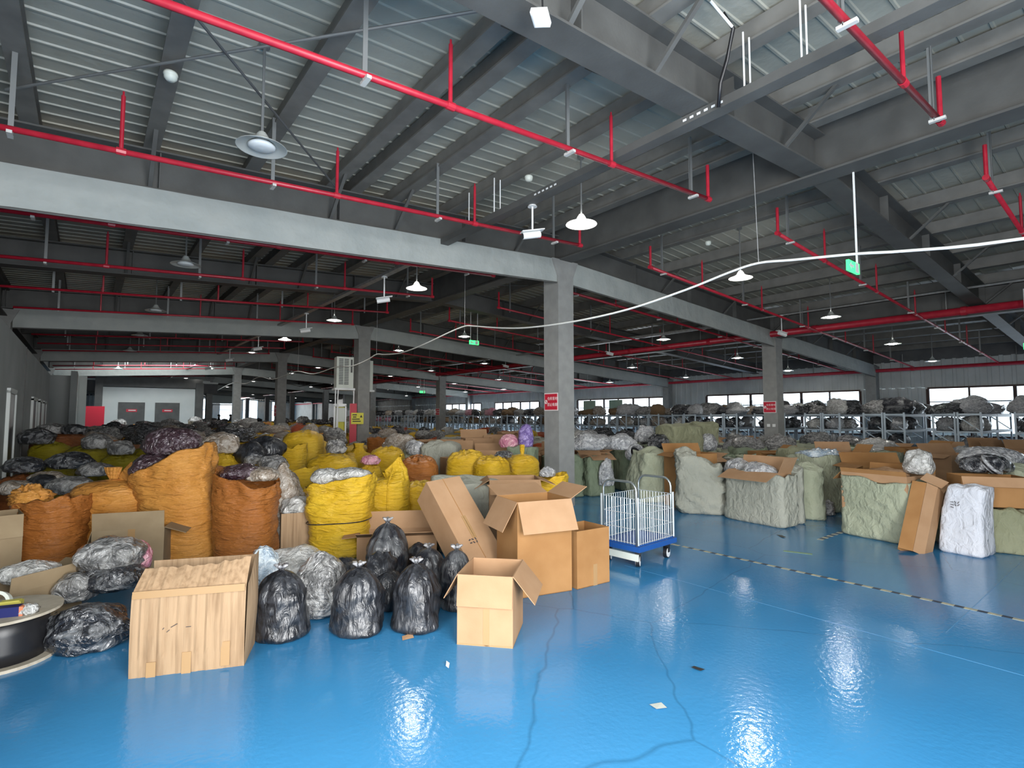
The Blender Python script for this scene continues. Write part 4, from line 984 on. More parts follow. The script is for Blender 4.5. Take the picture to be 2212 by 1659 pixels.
# ---- orange and yellow sacks of the front row
o = sack('tall orange sack with a wide slanted mouth, largest of the front row', up3(bk(398, 1228, .3), 0), .74, .66, 1.13, 'open', 'orange', 11, FACE, slant=.2, sdir=.15, lean=(-.17, 0), n=2.5, taper=-.06, waist=(.66, .05))
P3 = o.location.copy()
o = sack('bright orange sack with a tied twisted top behind the dull carton', up3(bk(243, 1236, .42), 0), .78, .66, .9, 'tied', 'orange', 12, FACE, lean=(-.03, 0), n=2.6)
obj('tie_cord', MB().lathe([(.045, .905), (.06, .91), (.045, .918)], 16), 'rust', o)
obj('mouth_rag', sack_mesh(5, .16, .04, .3, 'peak', nseg=20, nring=14), 'orange', o, (.06, 0, .88), (0, .75, 0))
o = sack('dim rust orange sack with folded back collar at far left', up3(bk(106, 1262, .3), 0), .56, .56, .78, 'open', 'rust', 13, FACE, slant=.04, n=2.6, waist=(.62, .05))
obj('folded_collar', bag_mesh(7, .34, .3, .2, lump=.3, crink=.25), 'orange', o, (-.12, -.12, .72))
o = sack('dark orange sack with an open mouth, right of the largest orange sack', up3(bk(530, 1232, .28), 0), .62, .58, .96, 'open', 'rust', 14, FACE, slant=.1, sdir=2.8, n=2.5)
bag('clear bag of dark plum goods in the dark orange sack mouth', up3(o.location, .92) + RGT * -.08, .46, .42, .16, 'film_plum', 81, .2)
bag('clear grey bag at the right in the dark orange sack mouth', up3(o.location, .9) + RGT * .14, .3, .4, .14, 'film_beige', 82, .7)
bag('rolled clear bag of plum plush on top of the largest orange sack', up3(P3, 1.17) + RGT * -.22 + FWD * .05, .62, .4, .30, 'film_plum', 83, FACE + .15, lump=.12)
bag('lower clear bag of plum plush spilling from the slanted mouth', up3(P3, .95) + RGT * -.3 - FWD * .12, .44, .42, .25, 'film_plum', 84, FACE + .5)
bag('clear bag of greyish furry goods right of the plum roll', at_d(477, 979, 7.85), .56, .44, .29, 'film_beige', 85, FACE)
o = sack('yellow sack with pale bags in its mouth and a dark band round it', up3(bk(735, 1212, .3), 0), .66, .58, .86, 'open', 'yellow', 15, FACE, slant=.09, sdir=-.3, n=3.2, waist=(.47, .05), taper=-.16)
band(o, .66 * 1.09, .58 * 1.09, .41, 'film_black', 3.2, .02); PY = o.location.copy()
bag('long clear bag of white goods in the banded yellow sack', up3(PY, .86) + RGT * .08, .5, .3, .14, 'film_pale', 91, FACE + .35)
bag('clear bag of knobbly white goods at the left of the banded sack mouth', up3(PY, .83) + RGT * -.18 - FWD * .05, .32, .3, .17, 'film_pale', 92, FACE)
o = sack('bright yellow sack with a pleated peaked top, right of the banded one', up3(bk(830, 1180, .25), 0), .62, .56, 1.0, 'peak', 'yellow', 16, FACE, n=2.9, peakx=.22)
obj('side_seam', MB().tube([(.1, -.285, .02), (.1, -.30, .3), (.1, -.295, .55), (.1, -.27, .76), (.13, -.12, .95)], .008, 6), 'yellow', o)
sack('rust orange sack with a slumped closed top behind the peaked yellow sack', top_at(906, 985, 1.0, 8.0), .56, .52, 1.0, 'fold', 'rust', 17, FACE)
sack('yellow sack showing between the peaked sack and the leaning carton', top_at(905, 1080, .8, 7.2), .5, .5, .72, 'fold', 'yellow', 18, FACE)
# sage bale behind the leaning carton with open carton above it
o = bale('crumpled sage bale standing behind the leaning long carton', up3(bk(1010, 1200, .55), 0), .92, .8, .78, 'drab', 19, FACE + .35, n=5, dip=(-.03, 0))
p, rz, w = up3(at_d(1108, 1100, 6.6), 0), FACE + .1, .6
carton('open carton with spread flaps behind the tallest carton', p, rz, .62, .5, .84, {'f': (128, .24), 'l': (120, .2), 'r': (110, .2), 'b': (95, .22)}, 'card', mi='card')
bag('dark clear bag crammed left of the spread flap carton', up3(at_d(1112, 1052, 6.1), .62), .3, .3, .16, 'film_dark', 93, 0)
sack('yellow sack slumped right of the spread flap carton', top_at(1190, 1015, .8, 7.0), .42, .42, .82, 'open', 'yellow', 20, FACE, slant=.05)
bag('clear bag of pale shoes on the slumped yellow sack', up3(top_at(1183, 1012, 0, 7.1), .8), .24, .2, .13, 'film_silver', 94, 0)
for i, (x, y, w, h, dep, lab) in enumerate(((1008, 978, .62, 1.06, 8.3, 'yellow sack with crumpled top behind the spread flap carton, left one'), (1062, 990, .5, 1.0, 8.0, 'flat yellow sack fold lying right of the crumpled yellow top'), (1128, 985, .5, 1.0, 8.4, 'yellow sack with an upright twisted mouth left of the sage bales'))):
    sack(lab, top_at(x, y, h, dep), w, .5, h, 'fold' if i < 2 else 'tied', 'yellow', 21 + i, FACE + i)
bag('clear bag of navy and silver goods before the twisted yellow mouth', up3(top_at(1088, 990, 0, 8.1), .98), .3, .25, .1, 'film_dark', 95, 0)

# ---- middle distance, placed one by one
def mid(kind, x, ytop, wpx, dep, label, seed, m=None, style='fold', **k):
    h = CAM.z - (ytop - 900) * dep / FPX; w = wpx * dep / FPX; p = up3(at_d(x, ytop, dep + w * .4), 0)
    if kind == 's': return sack(label, p, w, w * .9, h, style, m or 'yellow', seed, FACE, nseg=36, nring=28, **k)
    if kind == 'b': return bale(label, p, w, w * .9, h, m or 'sage', seed, FACE + rng.uniform(-.3, .3), nseg=52, nring=28, **k)
mid('s', 656, 932, 84, 9.4, 'large yellow sack rising above its neighbours left of the red fire cabinet', 31)
mid('s', 633, 965, 56, 8.7, 'yellow sack with loose open mouth before the large rising yellow sack', 32, style='open', slant=.07)
mid('s', 720, 985, 106, 8.1, 'broad yellow sack lying across behind the banded yellow sack', 33)
mid('s', 545, 1012, 74, 7.5, 'yellow sack under the dark bags, right of the largest orange sack', 34)
mid('s', 646, 1014, 76, 7.3, 'yellow sack with a torn folded mouth left of the banded sack contents', 35, style='open', slant=.05)
mid('s', 480, 982, 62, 7.6, 'yellow sack showing right behind the largest orange sack', 36)
mid('s', 838, 968, 72, 8.9, 'yellow sack behind the pleated peaked yellow sack', 37)
mid('s', 800, 1006, 50, 8.0, 'low yellow sack under the pale pink bag, behind the banded yellow sack', 51)
mid('s', 775, 958, 60, 10.0, 'yellow sack before the red fire cabinet foot', 38, style='peak')
mid('s', 818, 945, 46, 12.0, 'orange sack with open top right of the second column foot', 39, 'rust', style='open')
mid('b', 955, 960, 84, 9.2, 'sage bale beside the flat cartons, left of the pink bag', 40, 'drab')
mid('b', 897, 975, 46, 9.6, 'sage sack topped by silver bags left of the sage bale', 41, 'sage')
mid('s', 112, 958, 72, 9.8, 'olive sack with flat top near the left wall', 42, 'olive')
mid('s', 100, 950, 40, 12.2, 'olive sack cut by the left edge below the wall', 43, 'olive')
mid('s', 130, 935, 96, 10.6, 'large dark brown sack under two clear bags near the left wall', 44, 'brown')
mid('s', 190, 965, 80, 9.3, 'olive yellow sack right of the large dark brown sack', 45, 'olive')
mid('s', 262, 985, 74, 8.8, 'olive yellow sack behind the tied orange sack', 46, 'olive', style='fold')
mid('s', 110, 1000, 80, 8.0, 'shadowed olive sack behind the dark clear bags on the left', 47, 'olive')
mid('s', 52, 1030, 84, 7.2, 'shadowed brown sack at the left edge behind the tall dull carton', 48, 'brown')
mid('s', 330, 965, 60, 9.6, 'olive sack behind the plum plush roll', 49, 'olive')
for i, (x, yb, w, h, dep, m, lab) in enumerate((
    (575, 990, .6, .32, 8.2, 'film_black', 'dark bluish clear bag on top of the yellow sacks, upper left centre'),
    (540, 1000, .5, .3, 7.9, 'film_black', 'black clear bag left of the dark bluish bag on the yellow sacks'),
    (590, 1018, .42, .22, 7.5, 'film_grey', 'grey furry clear bag under the dark bluish bag'),
    (545, 1003, .34, .16, 7.8, 'film_grey', 'small grey clear bag below the black clear bag'),
    (725, 980, .38, .24, 8.9, 'film_grey', 'grey clear bag before the red fire cabinet on the yellow sacks'),
    (800, 1003, .3, .14, 8.12, 'film_pink', 'pale pink clear bag left of the pleated yellow peak'),
    (896, 982, .38, .26, 9.5, 'film_silver', 'silver clear bags heaped on the sage sack'),
    (150, 1012, .66, .22, 7.7, 'film_dark', 'long dark clear bag lying behind the tied orange sack'),
    (205, 1028, .5, .18, 7.2, 'film_grey', 'grey clear bag just behind the tied orange sack'),
    (50, 1020, .6, .2, 7.4, 'film_dark', 'dark clear bag near the left edge behind the rust sack'),
    (105, 1044, .5, .14, 6.9, 'film_beige', 'flat beige clear bag above the rust sack collar'),
    (150, 1066, .5, .2, 6.5, 'film_grey', 'grey crinkled clear bag right above the rust sack collar'),
    (35, 1066, .5, .16, 6.6, 'film_beige', 'beige clear bag at the left edge above the dull carton'),
    (92, 1050, .36, .14, 6.7, 'film_black', 'small black clear bag among the beige bags at left'),
    (110, 938, .5, .22, 10.6, 'film_grey', 'clear bag lying left on the large dark brown sack'),
    (160, 938, .44, .2, 10.6, 'film_dark', 'clear bag lying right on the large dark brown sack'),
    (80, 960, .6, .3, 9.9, 'film_dark', 'clear bag of dark clothes on the olive sacks by the wall'),
    (208, 970, .5, .26, 9.2, 'film_grey', 'grey clear bag on the olive yellow sack left'),
    (262, 982, .4, .22, 8.9, 'film_grey', 'grey crumpled clear bag above the tied orange sack'))):
    p = at_d(x, yb, dep)
    bag(lab, p, w, w * .75, h, m, 300 + i, FACE + rng.uniform(-.4, .4), lump=.22, nu=28, nv=18)
# flat cartons in the middle, left of the first column
for i, (x, y, dep, w, h, rz, fl, lab) in enumerate((
    (1000, 985, 8.9, .62, .92, .5, {'f': (120, .2), 'r': (80, .2)}, 'open carton left of the pink bag, nearest of the middle cartons'),
    (1040, 990, 8.6, .5, .85, -.3, {'l': (100, .2), 'b': (20, .2)}, 'low open carton right beside the nearest middle carton'),
    (940, 950, 11.5, .7, 1.1, .2, {'f': (95, .2)}, 'carton in the middle row below the red sack'),
    (985, 945, 11.0, .7, 1.12, .1, {'f': (150, .2), 'l': (90, .2)}, 'wide carton in the middle row with a folded flap'),
    (1030, 942, 11.4, .6, 1.15, .3, {'b': (30, .2)}, 'carton of the middle row behind the low open carton'),
    (1075, 935, 11.8, .6, 1.2, 0, {'r': (60, .2)}, 'carton with raised flap behind the pink bag'),
    (1110, 930, 12.4, .7, 1.25, .2, {'f': (100, .2)}, 'carton at the back left of the purple bag'),
    (1075, 985, 8.9, .4, .9, .7, {'r': (120, .2)}, 'carton corner left of the bale under the purple bag'))):
    p = up3(at_d(x, y, dep), 0); carton(lab, p, FACE + rz, w, w * .8, h, fl, 'card')
o = mid('b', 1128, 968, 66, 9.6, 'moss bale carrying the pink and purple bags', 50, 'moss')
PB = o.location; hb = CAM.z - 68 * 9.6 / FPX
bag('pink clear bag lying on the moss bale', up3(PB, hb) + RGT * -.25, .36, .28, .24, 'film_pink', 330, FACE, lump=.1)
bag('tall purple clear bag standing on the moss bale beside the pink one', up3(PB, hb) + RGT * .07, .29, .27, .42, 'film_purple', 331, FACE, lump=.1)

# ---- bales of the right group, front row
def fb(x, ybase, w, d, h, m, label, seed, rz=0, **k):
    p = up3(bk(x, ybase, d * .5), 0)
    return bale(label, p, w, d, h, m, seed, FACE + rz, **k)
fb(1213, 1076, .80, .7, .80, 'moss', 'moss green square bale right beside the first column', 101, .2)
o = fb(1287, 1072, .62, .6, .80, 'moss', 'moss bale with a carton lining folded over its top', 102, .3, open_=True)
pq, rq = o.location.copy(), o.rotation_euler.z
carton('carton lining spread open in the moss bale top by the first column', up3(pq, .3), rq, .52, .5, .52, {'f': (115, .2), 'l': (110, .2), 'b': (60, .15)}, 'card')
fb(1352, 1060, .52, .6, .86, 'moss', 'slim moss bale under the open ended dark rolls', 103, .3, taper=.0)
fb(1412, 1086, .88, .7, .92, 'sage', 'slumped sage bale just behind the cage trolley', 104, .2, lean=(.12, 0), dip=(.0, 0), wr=1.5)
fb(1512, 1112, .74, .66, .88, 'drab', 'drab bale with heavy diagonal folds right of the cage trolley', 105, -.25, dip=(-.13, 0), wr=2.0, lean=(-.03, 0))
p, rz, w = place2(at(1563, 1118), at(1697, 1144), .36)
o = bale('wide drab bale with an open carton lining and front flap', p, w * 1.0, .4, .76, 'drab', 106, rz, open_=True, wr=.7, n=9)
c6 = carton('carton lining with one flap hanging over the wide drab bale', up3(p, .28), rz, w * .8, .32, .5, {'f': (112, .3), 'r': (25, .25), 'b': (15, .22)}, 'card')
bag('clear bag of dark silver goods filling the drab bale carton', up3(p, .6), .62, .42, .3, 'film_silver', 340, rz)
bag('clear bag of white and black goods left behind the drab bale flap', up3(p, .66) + Vector((.25, .45, 0)), .5, .36, .26, 'film_silver', 341, rz)
fb(1704, 1132, .42, .6, .80, 'drab', 'narrow drab bale right next to the wide drab bale', 107, -.4, wr=1.2)
fb(1748, 1124, .42, .6, .80, 'sage', 'narrow sage bale, second right of the wide drab bale', 108, -.4, wr=1.2)
fb(1795, 1101, .58, .6, .76, 'sage', 'sage bale with loose folds behind the silver floor bag', 109, -.3, wr=1.6)
bag('small silver clear bag lying on the floor before the sage bales', up3(bk(1784, 1113, .05), 0), .3, .26, .24, 'film_silver', 342, 0, lump=.3, crink=.2)
p, rz, w = place2(at(1818, 1153), at(1962, 1181), .75)
o = bale('broad pale sage bale with a cardboard collar, left of the leaning kraft carton', p, w * 1.1, .76, .78, 'sage', 110, rz, open_=True, wr=.9, n=9)
carton('cardboard collar standing in the broad pale sage bale', up3(p, .35), rz, w * 1.0, .68, .5, {'f': (20, .06), 'l': (135, .16), 'b': (10, .1)}, 'card', mi='card_dark')
bag('crinkled white clear bag beside the leaning kraft carton top', up3(p, .86) + Vector((.05, -.35, 0)), .4, .34, .3, 'film_pale', 343, 0, lump=.3)
bag('tan paper goods heaped in the cardboard collar', up3(p, .72), .5, .4, .2, 'card', 344, rz, lump=.3, name='paper_heap', cat='heap')
# kraft carton leaning, bent lengthwise
t = thing('kraft_carton', 'tall empty kraft carton leaning against the broad sage bale', 'carton', at(1986, 1196), 0)
pa = at_d(1984, 1196, 6.2); pb = at_d(2014, 1048, 6.5); ln = pb - pa; axz = ln.normalized(); axx = (RGT - axz * RGT.dot(axz)).normalized(); axy = axz.cross(axx)
t.location = pa; t.rotation_euler = Matrix((axx, axy, axz)).transposed().to_euler(); L_ = ln.length
obj('left_panel', MB().box((-.115, .05, L_ / 2), (.15, .006, L_), Matrix.Rotation(R(-40), 3, 'Z')), 'card_dark', t)
obj('middle_panel', MB().box((-.0, .0, L_ / 2), (.13, .006, L_)), 'card', t)
obj('right_panel', MB().box((.13, .045, L_ / 2), (.17, .006, L_), Matrix.Rotation(R(32), 3, 'Z')), 'card', t)
obj('back_panel', MB().box((.01, .15, L_ / 2), (.3, .006, L_)), 'card_dark', t)
obj('flap', MB().box((-.02, -.05, L_ + .04), (.26, .006, .12), Matrix.Rotation(R(60), 3, 'X')), 'card', t)
obj('flap', MB().box((.17, .1, L_ + .08), (.12, .006, .18), Matrix.Rotation(R(20), 3, 'Y')), 'card', t)
# white woven sack
p, rz, w = place2(at(2022, 1190), at(2126, 1208), .4)
o = bale('bright white woven sack standing right of the leaning kraft carton', p, w * 1.02, .42, .76, 'whitesack', 111, rz, taper=.2, n=8, wr=.8, name='white_sack', lean=(.06, .05))
o['category'] = 'sack'
for i in range(7): obj('pen_scribble', MB().box((-.05 + .03 * (i % 3), -.185, .6 - .03 * (i // 3)), (.03, .004, .006), Matrix.Rotation(i * 1.1, 3, 'Y')), 'ink', o)
p = up3(bk(2165, 1200, .5), 0)
fb(2160, 1196, .6, .5, .46, 'khaki', 'khaki bale half hidden behind the white sack', 112, -.5, wr=1.2)
carton('brown carton with a hanging flap on the khaki bale at right', up3(bk(2140, 1194, .3), .52), FACE - .35, .66, .42, .36, {'r': (130, .3), 'f': (165, .12)}, 'card_dark', mi='card')
fb(2232, 1178, .62, .6, .92, 'sage', 'sage bale cut by the right edge of the picture', 113, -.3, wr=1.2)
fb(2185, 1186, .4, .3, .16, 'khaki', 'crumpled khaki cloth on the floor at the right edge', 114, .2, wr=3)
bag('dark silver clear bag on the brown carton at right', up3(bk(2140, 1192, .5), .9), .6, .42, .22, 'film_dark', 345, FACE)
bag('large pale clear bag above the brown carton, near the right edge', up3(bk(2150, 1192, 1.3), .85), .8, .6, .34, 'film_silver', 346, FACE, lump=.2)
t = thing('bag_ring', 'clear bag with a round black open mouth on the right', 'bag', up3(bk(2150, 1192, .28), 1.0)); obj('bag_mouth', MB().lathe([(.13, 0), (.15, .02), (.12, .04), (.1, -.04)], 24), 'film_silver', t, rot=(.9, 0, FACE + .6), smooth=True); obj('dark_inside', MB().lathe([(.001, -.02), (.12, -.02), (.12, 0)], 20), 'black', t, rot=(.9, 0, FACE + .6))
# big khaki bale stacked high in the middle
o = bale('big khaki bale stacked high behind the sage bales', up3(at_d(1466, 965, 11.6), .78), .84, .7, .62, 'khaki', 120, FACE + .45, n=9, wr=.8)
bale('khaki bale lying tilted behind the big stacked khaki bale', up3(at_d(1515, 960, 12.3), .95), .6, .6, .5, 'khaki', 121, FACE + .3, n=9, wr=.8)
bag('clear bag of white film right of the big stacked khaki bale', up3(at_d(1528, 960, 11.8), .85), .42, .4, .36, 'film_silver', 347, 0, lump=.2)
# open ended dark rolls and bags on the moss bales
for i, (x, y, dep, w, h, m, lab) in enumerate(((1272, 972, 10.8, .9, .34, 'film_silver', 'silver clear bag with a dark arched opening on the moss bales, left'), (1340, 972, 10.9, .6, .32, 'film_silver', 'silver clear bag heaped beside the arched bag'),
    (1310, 1050, 10.6, .3, .5, 'film_silver', 'clear bag hanging down between the moss bales'), (1425, 968, 11.4, .5, .3, 'film_dark', 'dark clear bag at the left foot of the stacked khaki bale'), (1395, 955, 12.2, .5, .36, 'film_silver', 'bright silver clear bag before the blue grey racks, centre'))):
    bag(lab, at_d(x, y, dep), w, w * .7, h, m, 350 + i, FACE, lump=.25)
t = thing('rolled_bag', 'clear bag with a round black open end facing the camera', 'bag', up3(at_d(1376, 962, 10.6), .9)); obj('roll_film', MB().lathe([(.14, -.25), (.17, 0), (.155, .02), (.13, -.02), (.1, -.2)], 24), 'film_silver', t, rot=(1.3, 0, FACE + .3), smooth=True); obj('dark_inside', MB().lathe([(.001, -.1), (.135, -.1), (.14, -.03)], 22), 'black', t, rot=(1.3, 0, FACE + .3))
o = mid('b', 1771, 984, 112, 8.9, 'sage bale with an oval mouth full of pale blue packs', 130, 'sage', open_=True)
bag('pale blue clear packs filling the oval sage mouth', up3(o.location, CAM.z - 84 * 8.9 / FPX - .13), .76, .6, .22, 'film_blue', 360, FACE, lump=.3, crink=.2)
for i, (x, y, dep, w, h, rz, m, lab) in enumerate((
    (1490, 975, 9.6, .75, .95, .2, 'card_dark', 'open carton among the sage bales above the drab diagonal bale'),
    (1660, 958, 11.6, .7, .85, .1, 'card_dark', 'open brown carton at the foot of the second row column'),
    (1810, 965, 9.6, .6, .98, -.2, 'card', 'tan carton standing behind the pale blue packs, left'),
    (1845, 968, 9.3, .4, .98, .5, 'card_dark', 'dark side carton right of the tan carton behind the blue packs'),
    (1905, 985, 8.3, .9, .86, -.1, 'card_dark', 'wide brown carton behind the cardboard collar'),
    (1975, 955, 10.4, .8, 1.0, .0, 'card_dark', 'long brown carton before the racks on the right'),
    (2060, 985, 8.6, .7, 1.0, .2, 'card', 'tan carton right of the wide brown carton'))):
    carton(lab, up3(at_d(x, y, dep), 0), FACE + rz, w, w * .7, h, {'f': (100, .15), 'r': (50, .2)} if i % 2 else {'b': (30, .18), 'l': (110, .15)}, m)

# ------------------------------------------------------------------ cage trolley
pB, pC = at(1381, 1183, .23), at(1462, 1160, .23)
e = pC - pB; rzT = math.atan2(e.y, e.x); LT, DT = e.length, .54
cT = (pB + pC) / 2 + Vector((-e.y, e.x, 0)).normalized() * DT / 2
tr = thing('cage_trolley', 'blue platform trolley with wire cage sides and two arched handles', 'trolley', (cT.x, cT.y, 0), rzT)
dk = obj('deck', MB().box((0, 0, .2), (LT, DT, .055)).box((0, 0, .232), (LT - .06, DT - .06, .01)), 'blue_deck', tr)
obj('side_bumper', MB().box((-LT / 2 - .012, 0, .12), (.02, DT * .98, .07)), 'cream', tr)
for sx in (-1, 1):
    x = sx * (LT / 2 - .03); y0 = DT / 2 - .05
    pts = [(x, -y0, .2), (x, -y0, .8)] + [(x, -y0 + .1 - .1 * math.cos(a), .8 + .1 * math.sin(a)) for a in (.4, .8, 1.2, 1.57)] + [(x, y0 - .1 + .1 * math.sin(a), .8 + .1 * math.cos(a)) for a in (0, .4, .8, 1.2)] + [(x, y0, .8), (x, y0, .2)]
    obj('handle', MB().tube(pts, .0135, 8), 'chrome', tr, smooth=True)
    cp = MB()
    zt = .72
    for i in range(12):
        y = -y0 + 2 * y0 * i / 11; cp.tube([(x, y, .24), (x, y, zt)], .0022, 4, False)
    for z in (.25, .4, .56, zt): cp.tube([(x, -y0, z), (x, y0, z)], .004, 4, False)
    obj('cage_panel', cp, 'wire', tr)
for sy in (-1, 1):
    y = sy * (DT / 2 - .03); x0 = LT / 2 - .03; cp = MB()
    for i in range(17):
        x = -x0 + 2 * x0 * i / 16; cp.tube([(x, y, .24), (x, y, .72)], .0022, 4, False)
    for z in (.25, .4, .56, .72): cp.tube([(-x0, y, z), (x0, y, z)], .004, 4, False)
    obj('cage_panel', cp, 'wire', tr)
for sx in (-1, 1):
    for sy in (-1, 1):
        obj('corner_hinge', MB().tube([(sx * (LT / 2 - .025), sy * (DT / 2 - .025), .24), (sx * (LT / 2 - .025), sy * (DT / 2 - .025), .74)], .011, 8), 'wire', tr)
        cs = obj('caster', MB().box((0, 0, .155), (.07, .06, .04)).box((-.0, .028, .11), (.05, .006, .09)).box((0, -.028, .11), (.05, .006, .09)), 'black', tr, (sx * (LT / 2 - .09), sy * (DT / 2 - .08), 0), (0, 0, .5 if sx < 0 else .2))
        obj('wheel', MB().tube([(0, -.02, .062), (0, .02, .062)], .062, 22), 'black', cs); obj('hub', MB().tube([(0, -.024, .062), (0, .024, .062)], .052, 22), 'white', cs)

# ------------------------------------------------------------------ racks before the window wall
def rack_proto():
    t = thing('storage_rack', 'x', 'rack'); H, D, LN = 1.72, .46, 3.9
    for i, x in enumerate((0, LN / 2, LN)):
        for y in (-D / 2, D / 2): obj('upright', MB().box((x, y, H / 2), (.05, .04, H)), 'rack', t)
    for x in (0, LN):
        obj('end_bar', MB().box((x, 0, H - .06), (.03, D, .05)), 'rack', t)
        obj('end_bar', MB().box((x, 0, 1.2), (.03, D, .03)), 'rack', t)
        obj('end_bar', MB().box((x, 0, .62), (.03, D, .03)), 'rack', t)
        obj('end_brace', MB().bar((x, -D / 2, .86), (x, D / 2, 1.2), .025).bar((x, -D / 2, .86), (x, D / 2, .62), .025), 'rack', t)
        obj('end_brace', MB().bar((x, -D / 2, 1.22), (x, D / 2, 1.62), .025), 'rack', t)
    for z in (.2, .72, 1.22, 1.66): obj('shelf', MB().box((LN / 2, 0, z), (LN, D - .02, .02)).box((LN / 2, -D / 2, z - .02), (LN, .03, .07)).box((LN / 2, D / 2, z - .02), (LN, .03, .07)), 'shelf', t)
    return t
RK = rack_proto(); XRK = 10.95
rack_y = []
y = -5.35
while y < 34: rack_y += [y, y + .52]; y += 1.62
bagv = [bag_mesh(500 + i, 1, 1, 1, lump=.28, crink=.12, nu=20, nv=14, flat=.5) for i in range(7)]
def bagvar(i, m):
    me = bagv[i % 7].copy(); me.materials.clear(); me.materials.append(M[m]); return me
mixs = ['film_silver', 'film_dark', 'film_grey', 'film_pale', 'film_beige', 'film_black', 'film_silver', 'plush', 'film_dark', 'film_pink']
BV = {m: [bagvar(i, m) for i in range(7)] for m in set(mixs) | {'film_smoke', 'film_plum'}}
def qbag(label, loc, s, m, rz, group, tilt=(0, 0), name='plastic_bag'):
    o = bpy.data.objects.new(name, BV[m][rng.randrange(7)]); COL.objects.link(o); o.location = loc; o.scale = s; o.rotation_euler = (tilt[0], tilt[1], rz)
    return tag(o, label, 'bag', group)
for i, y in enumerate(rack_y):
    d = abs(y)
    lab = f'blue grey storage rack loaded with bags, {ordw(i + 1)} from the right before the window wall'; g = 'near storage racks before the window wall' if y < 8 else 'far storage racks before the window wall'
    t = RK if i == 0 else dup(RK, (XRK, y, 0))
    t.location = (XRK, y, 0); t['label'] = lab; t['group'] = g
    near = y < 8; side = 'near' if near else 'far'
    mm = mixs if not near else (['film_silver', 'film_dark', 'film_silver', 'film_grey', 'film_pale', 'film_silver', 'film_smoke'] if y < 2.5 else mixs)
    if y > 22: continue
    cw = {'film_silver': 'silvery', 'film_dark': 'dark', 'film_grey': 'grey', 'film_pale': 'whitish', 'film_beige': 'beige', 'film_black': 'black', 'film_smoke': 'smoky', 'plush': 'brown plush', 'film_pink': 'pinkish', 'film_plum': 'plum'}
    for j in range(3 if near else 2):
        w = rng.uniform(.6, .95); m = rng.choice(mm)
        qbag(f'{cw[m]} bag atop the {ordw(i + 1)} rack from right, {ORD[j]} from its aisle end', (XRK + .35 + j * (1.15 if near else 1.6) + rng.uniform(-.15, .15), y + rng.uniform(-.08, .08), 1.67), (w * 1.2, w * .8, rng.uniform(.26, .48)), m, rng.uniform(0, 6), 'bags on top of the %s racks' % side)
    for zi, z in enumerate((1.23, .73) if near else (1.23,)):
        for j in range(2 if (near and z > 1) else 1):
            m = rng.choice(mm)
            qbag(f'{cw[m]} bag on {("top", "middle")[zi]} shelf of the {ordw(i + 1)} rack from right, {("aisle end", "deeper in")[j]}', (XRK + .32 + j * .9, y, z), (rng.uniform(.6, .85), rng.uniform(.42, .5), rng.uniform(.3, .4)), m, rng.uniform(-.3, .3), 'bags inside the %s racks' % side)

# ------------------------------------------------------------------ the crowded field of sacks behind the front rows
sv = {}
for st in ('open', 'fold', 'tied', 'peak'):
    sv[st] = [sack_mesh(600 + i * 3 + len(st), 1, 1, 1, st, slant=.08 if st == 'open' else 0, sdir=i * 2, nseg=24, nring=20, wr=1.4) for i in range(3)]
bv = [bale_mesh(700 + i, 1, 1, 1, nseg=28, nring=16, open_=i % 2 == 0, wr=1.3) for i in range(4)]
SV = {}
def svar(st, m, i):
    k = (st, m, i)
    if k not in SV:
        me = (bv[i % 4] if st == 'bale' else sv[st][i % 3]).copy(); me.materials.clear(); me.materials.append(M[m]); SV[k] = me
    return SV[k]
ctn = carton('x', (0, 0, -50), 0, .62, .5, .8, {'f': (110, .2), 'r': (70, .2), 'b': (30, .2)}, 'card')
cn = ['yellow', 'orange', 'rust', 'olive', 'brown', 'redsack']
cword = {'yellow': 'yellow', 'orange': 'orange', 'rust': 'rust orange', 'olive': 'olive', 'brown': 'brown', 'redsack': 'red', 'sage': 'sage green', 'moss': 'moss green', 'drab': 'drab grey green', 'khaki': 'khaki'}
occ = []
for o_ in list(COL.objects):
    if o_.parent is None and o_.get('category') in ('sack', 'bale', 'carton') and o_.location.z < .3:
        ch = [c for c in o_.children if 'body' in c.name]
        if ch: occ.append((o_.location.x, o_.location.y, max(ch[0].dimensions[:2]) * .46))
def free(x, y, r):
    for a, b, q in occ:
        if (a - x) ** 2 + (b - y) ** 2 < (q + r) ** 2 * .92: return False
    occ.append((x, y, r)); return True
class Stuff:
    """far sacks and bags, too small and too many to pick apart: one object"""
    def __init__(s): s.v = []; s.f = []; s.m = []; s.mats = []
    def add(s, me, mtx, m):
        if m not in s.mats: s.mats.append(m)
        o = len(s.v); k = s.mats.index(m)
        s.v += [tuple(mtx @ v.co) for v in me.vertices]
        for p in me.polygons: s.f.append(tuple(i + o for i in p.vertices)); s.m.append(k)
    def build(s, name, label, cat):
        me = bpy.data.meshes.new(name); me.from_pydata(s.v, [], s.f); me.update(); me.polygons.foreach_set('material_index', s.m); me.polygons.foreach_set('use_smooth', [True] * len(s.f))
        for m in s.mats: me.materials.append(M[m])
        o = obj(name, me, None); o['kind'] = 'stuff'; return tag(o, label, cat)
FS, FBAG = Stuff(), Stuff()
cwb = {'film_silver': 'silvery', 'film_dark': 'dark', 'film_grey': 'grey', 'film_pale': 'whitish', 'film_beige': 'beige'}
cnt = 0; nct = 0; row = 0
dep = 10.3
FW2 = Vector((FWD.x, FWD.y, 0)).normalized()
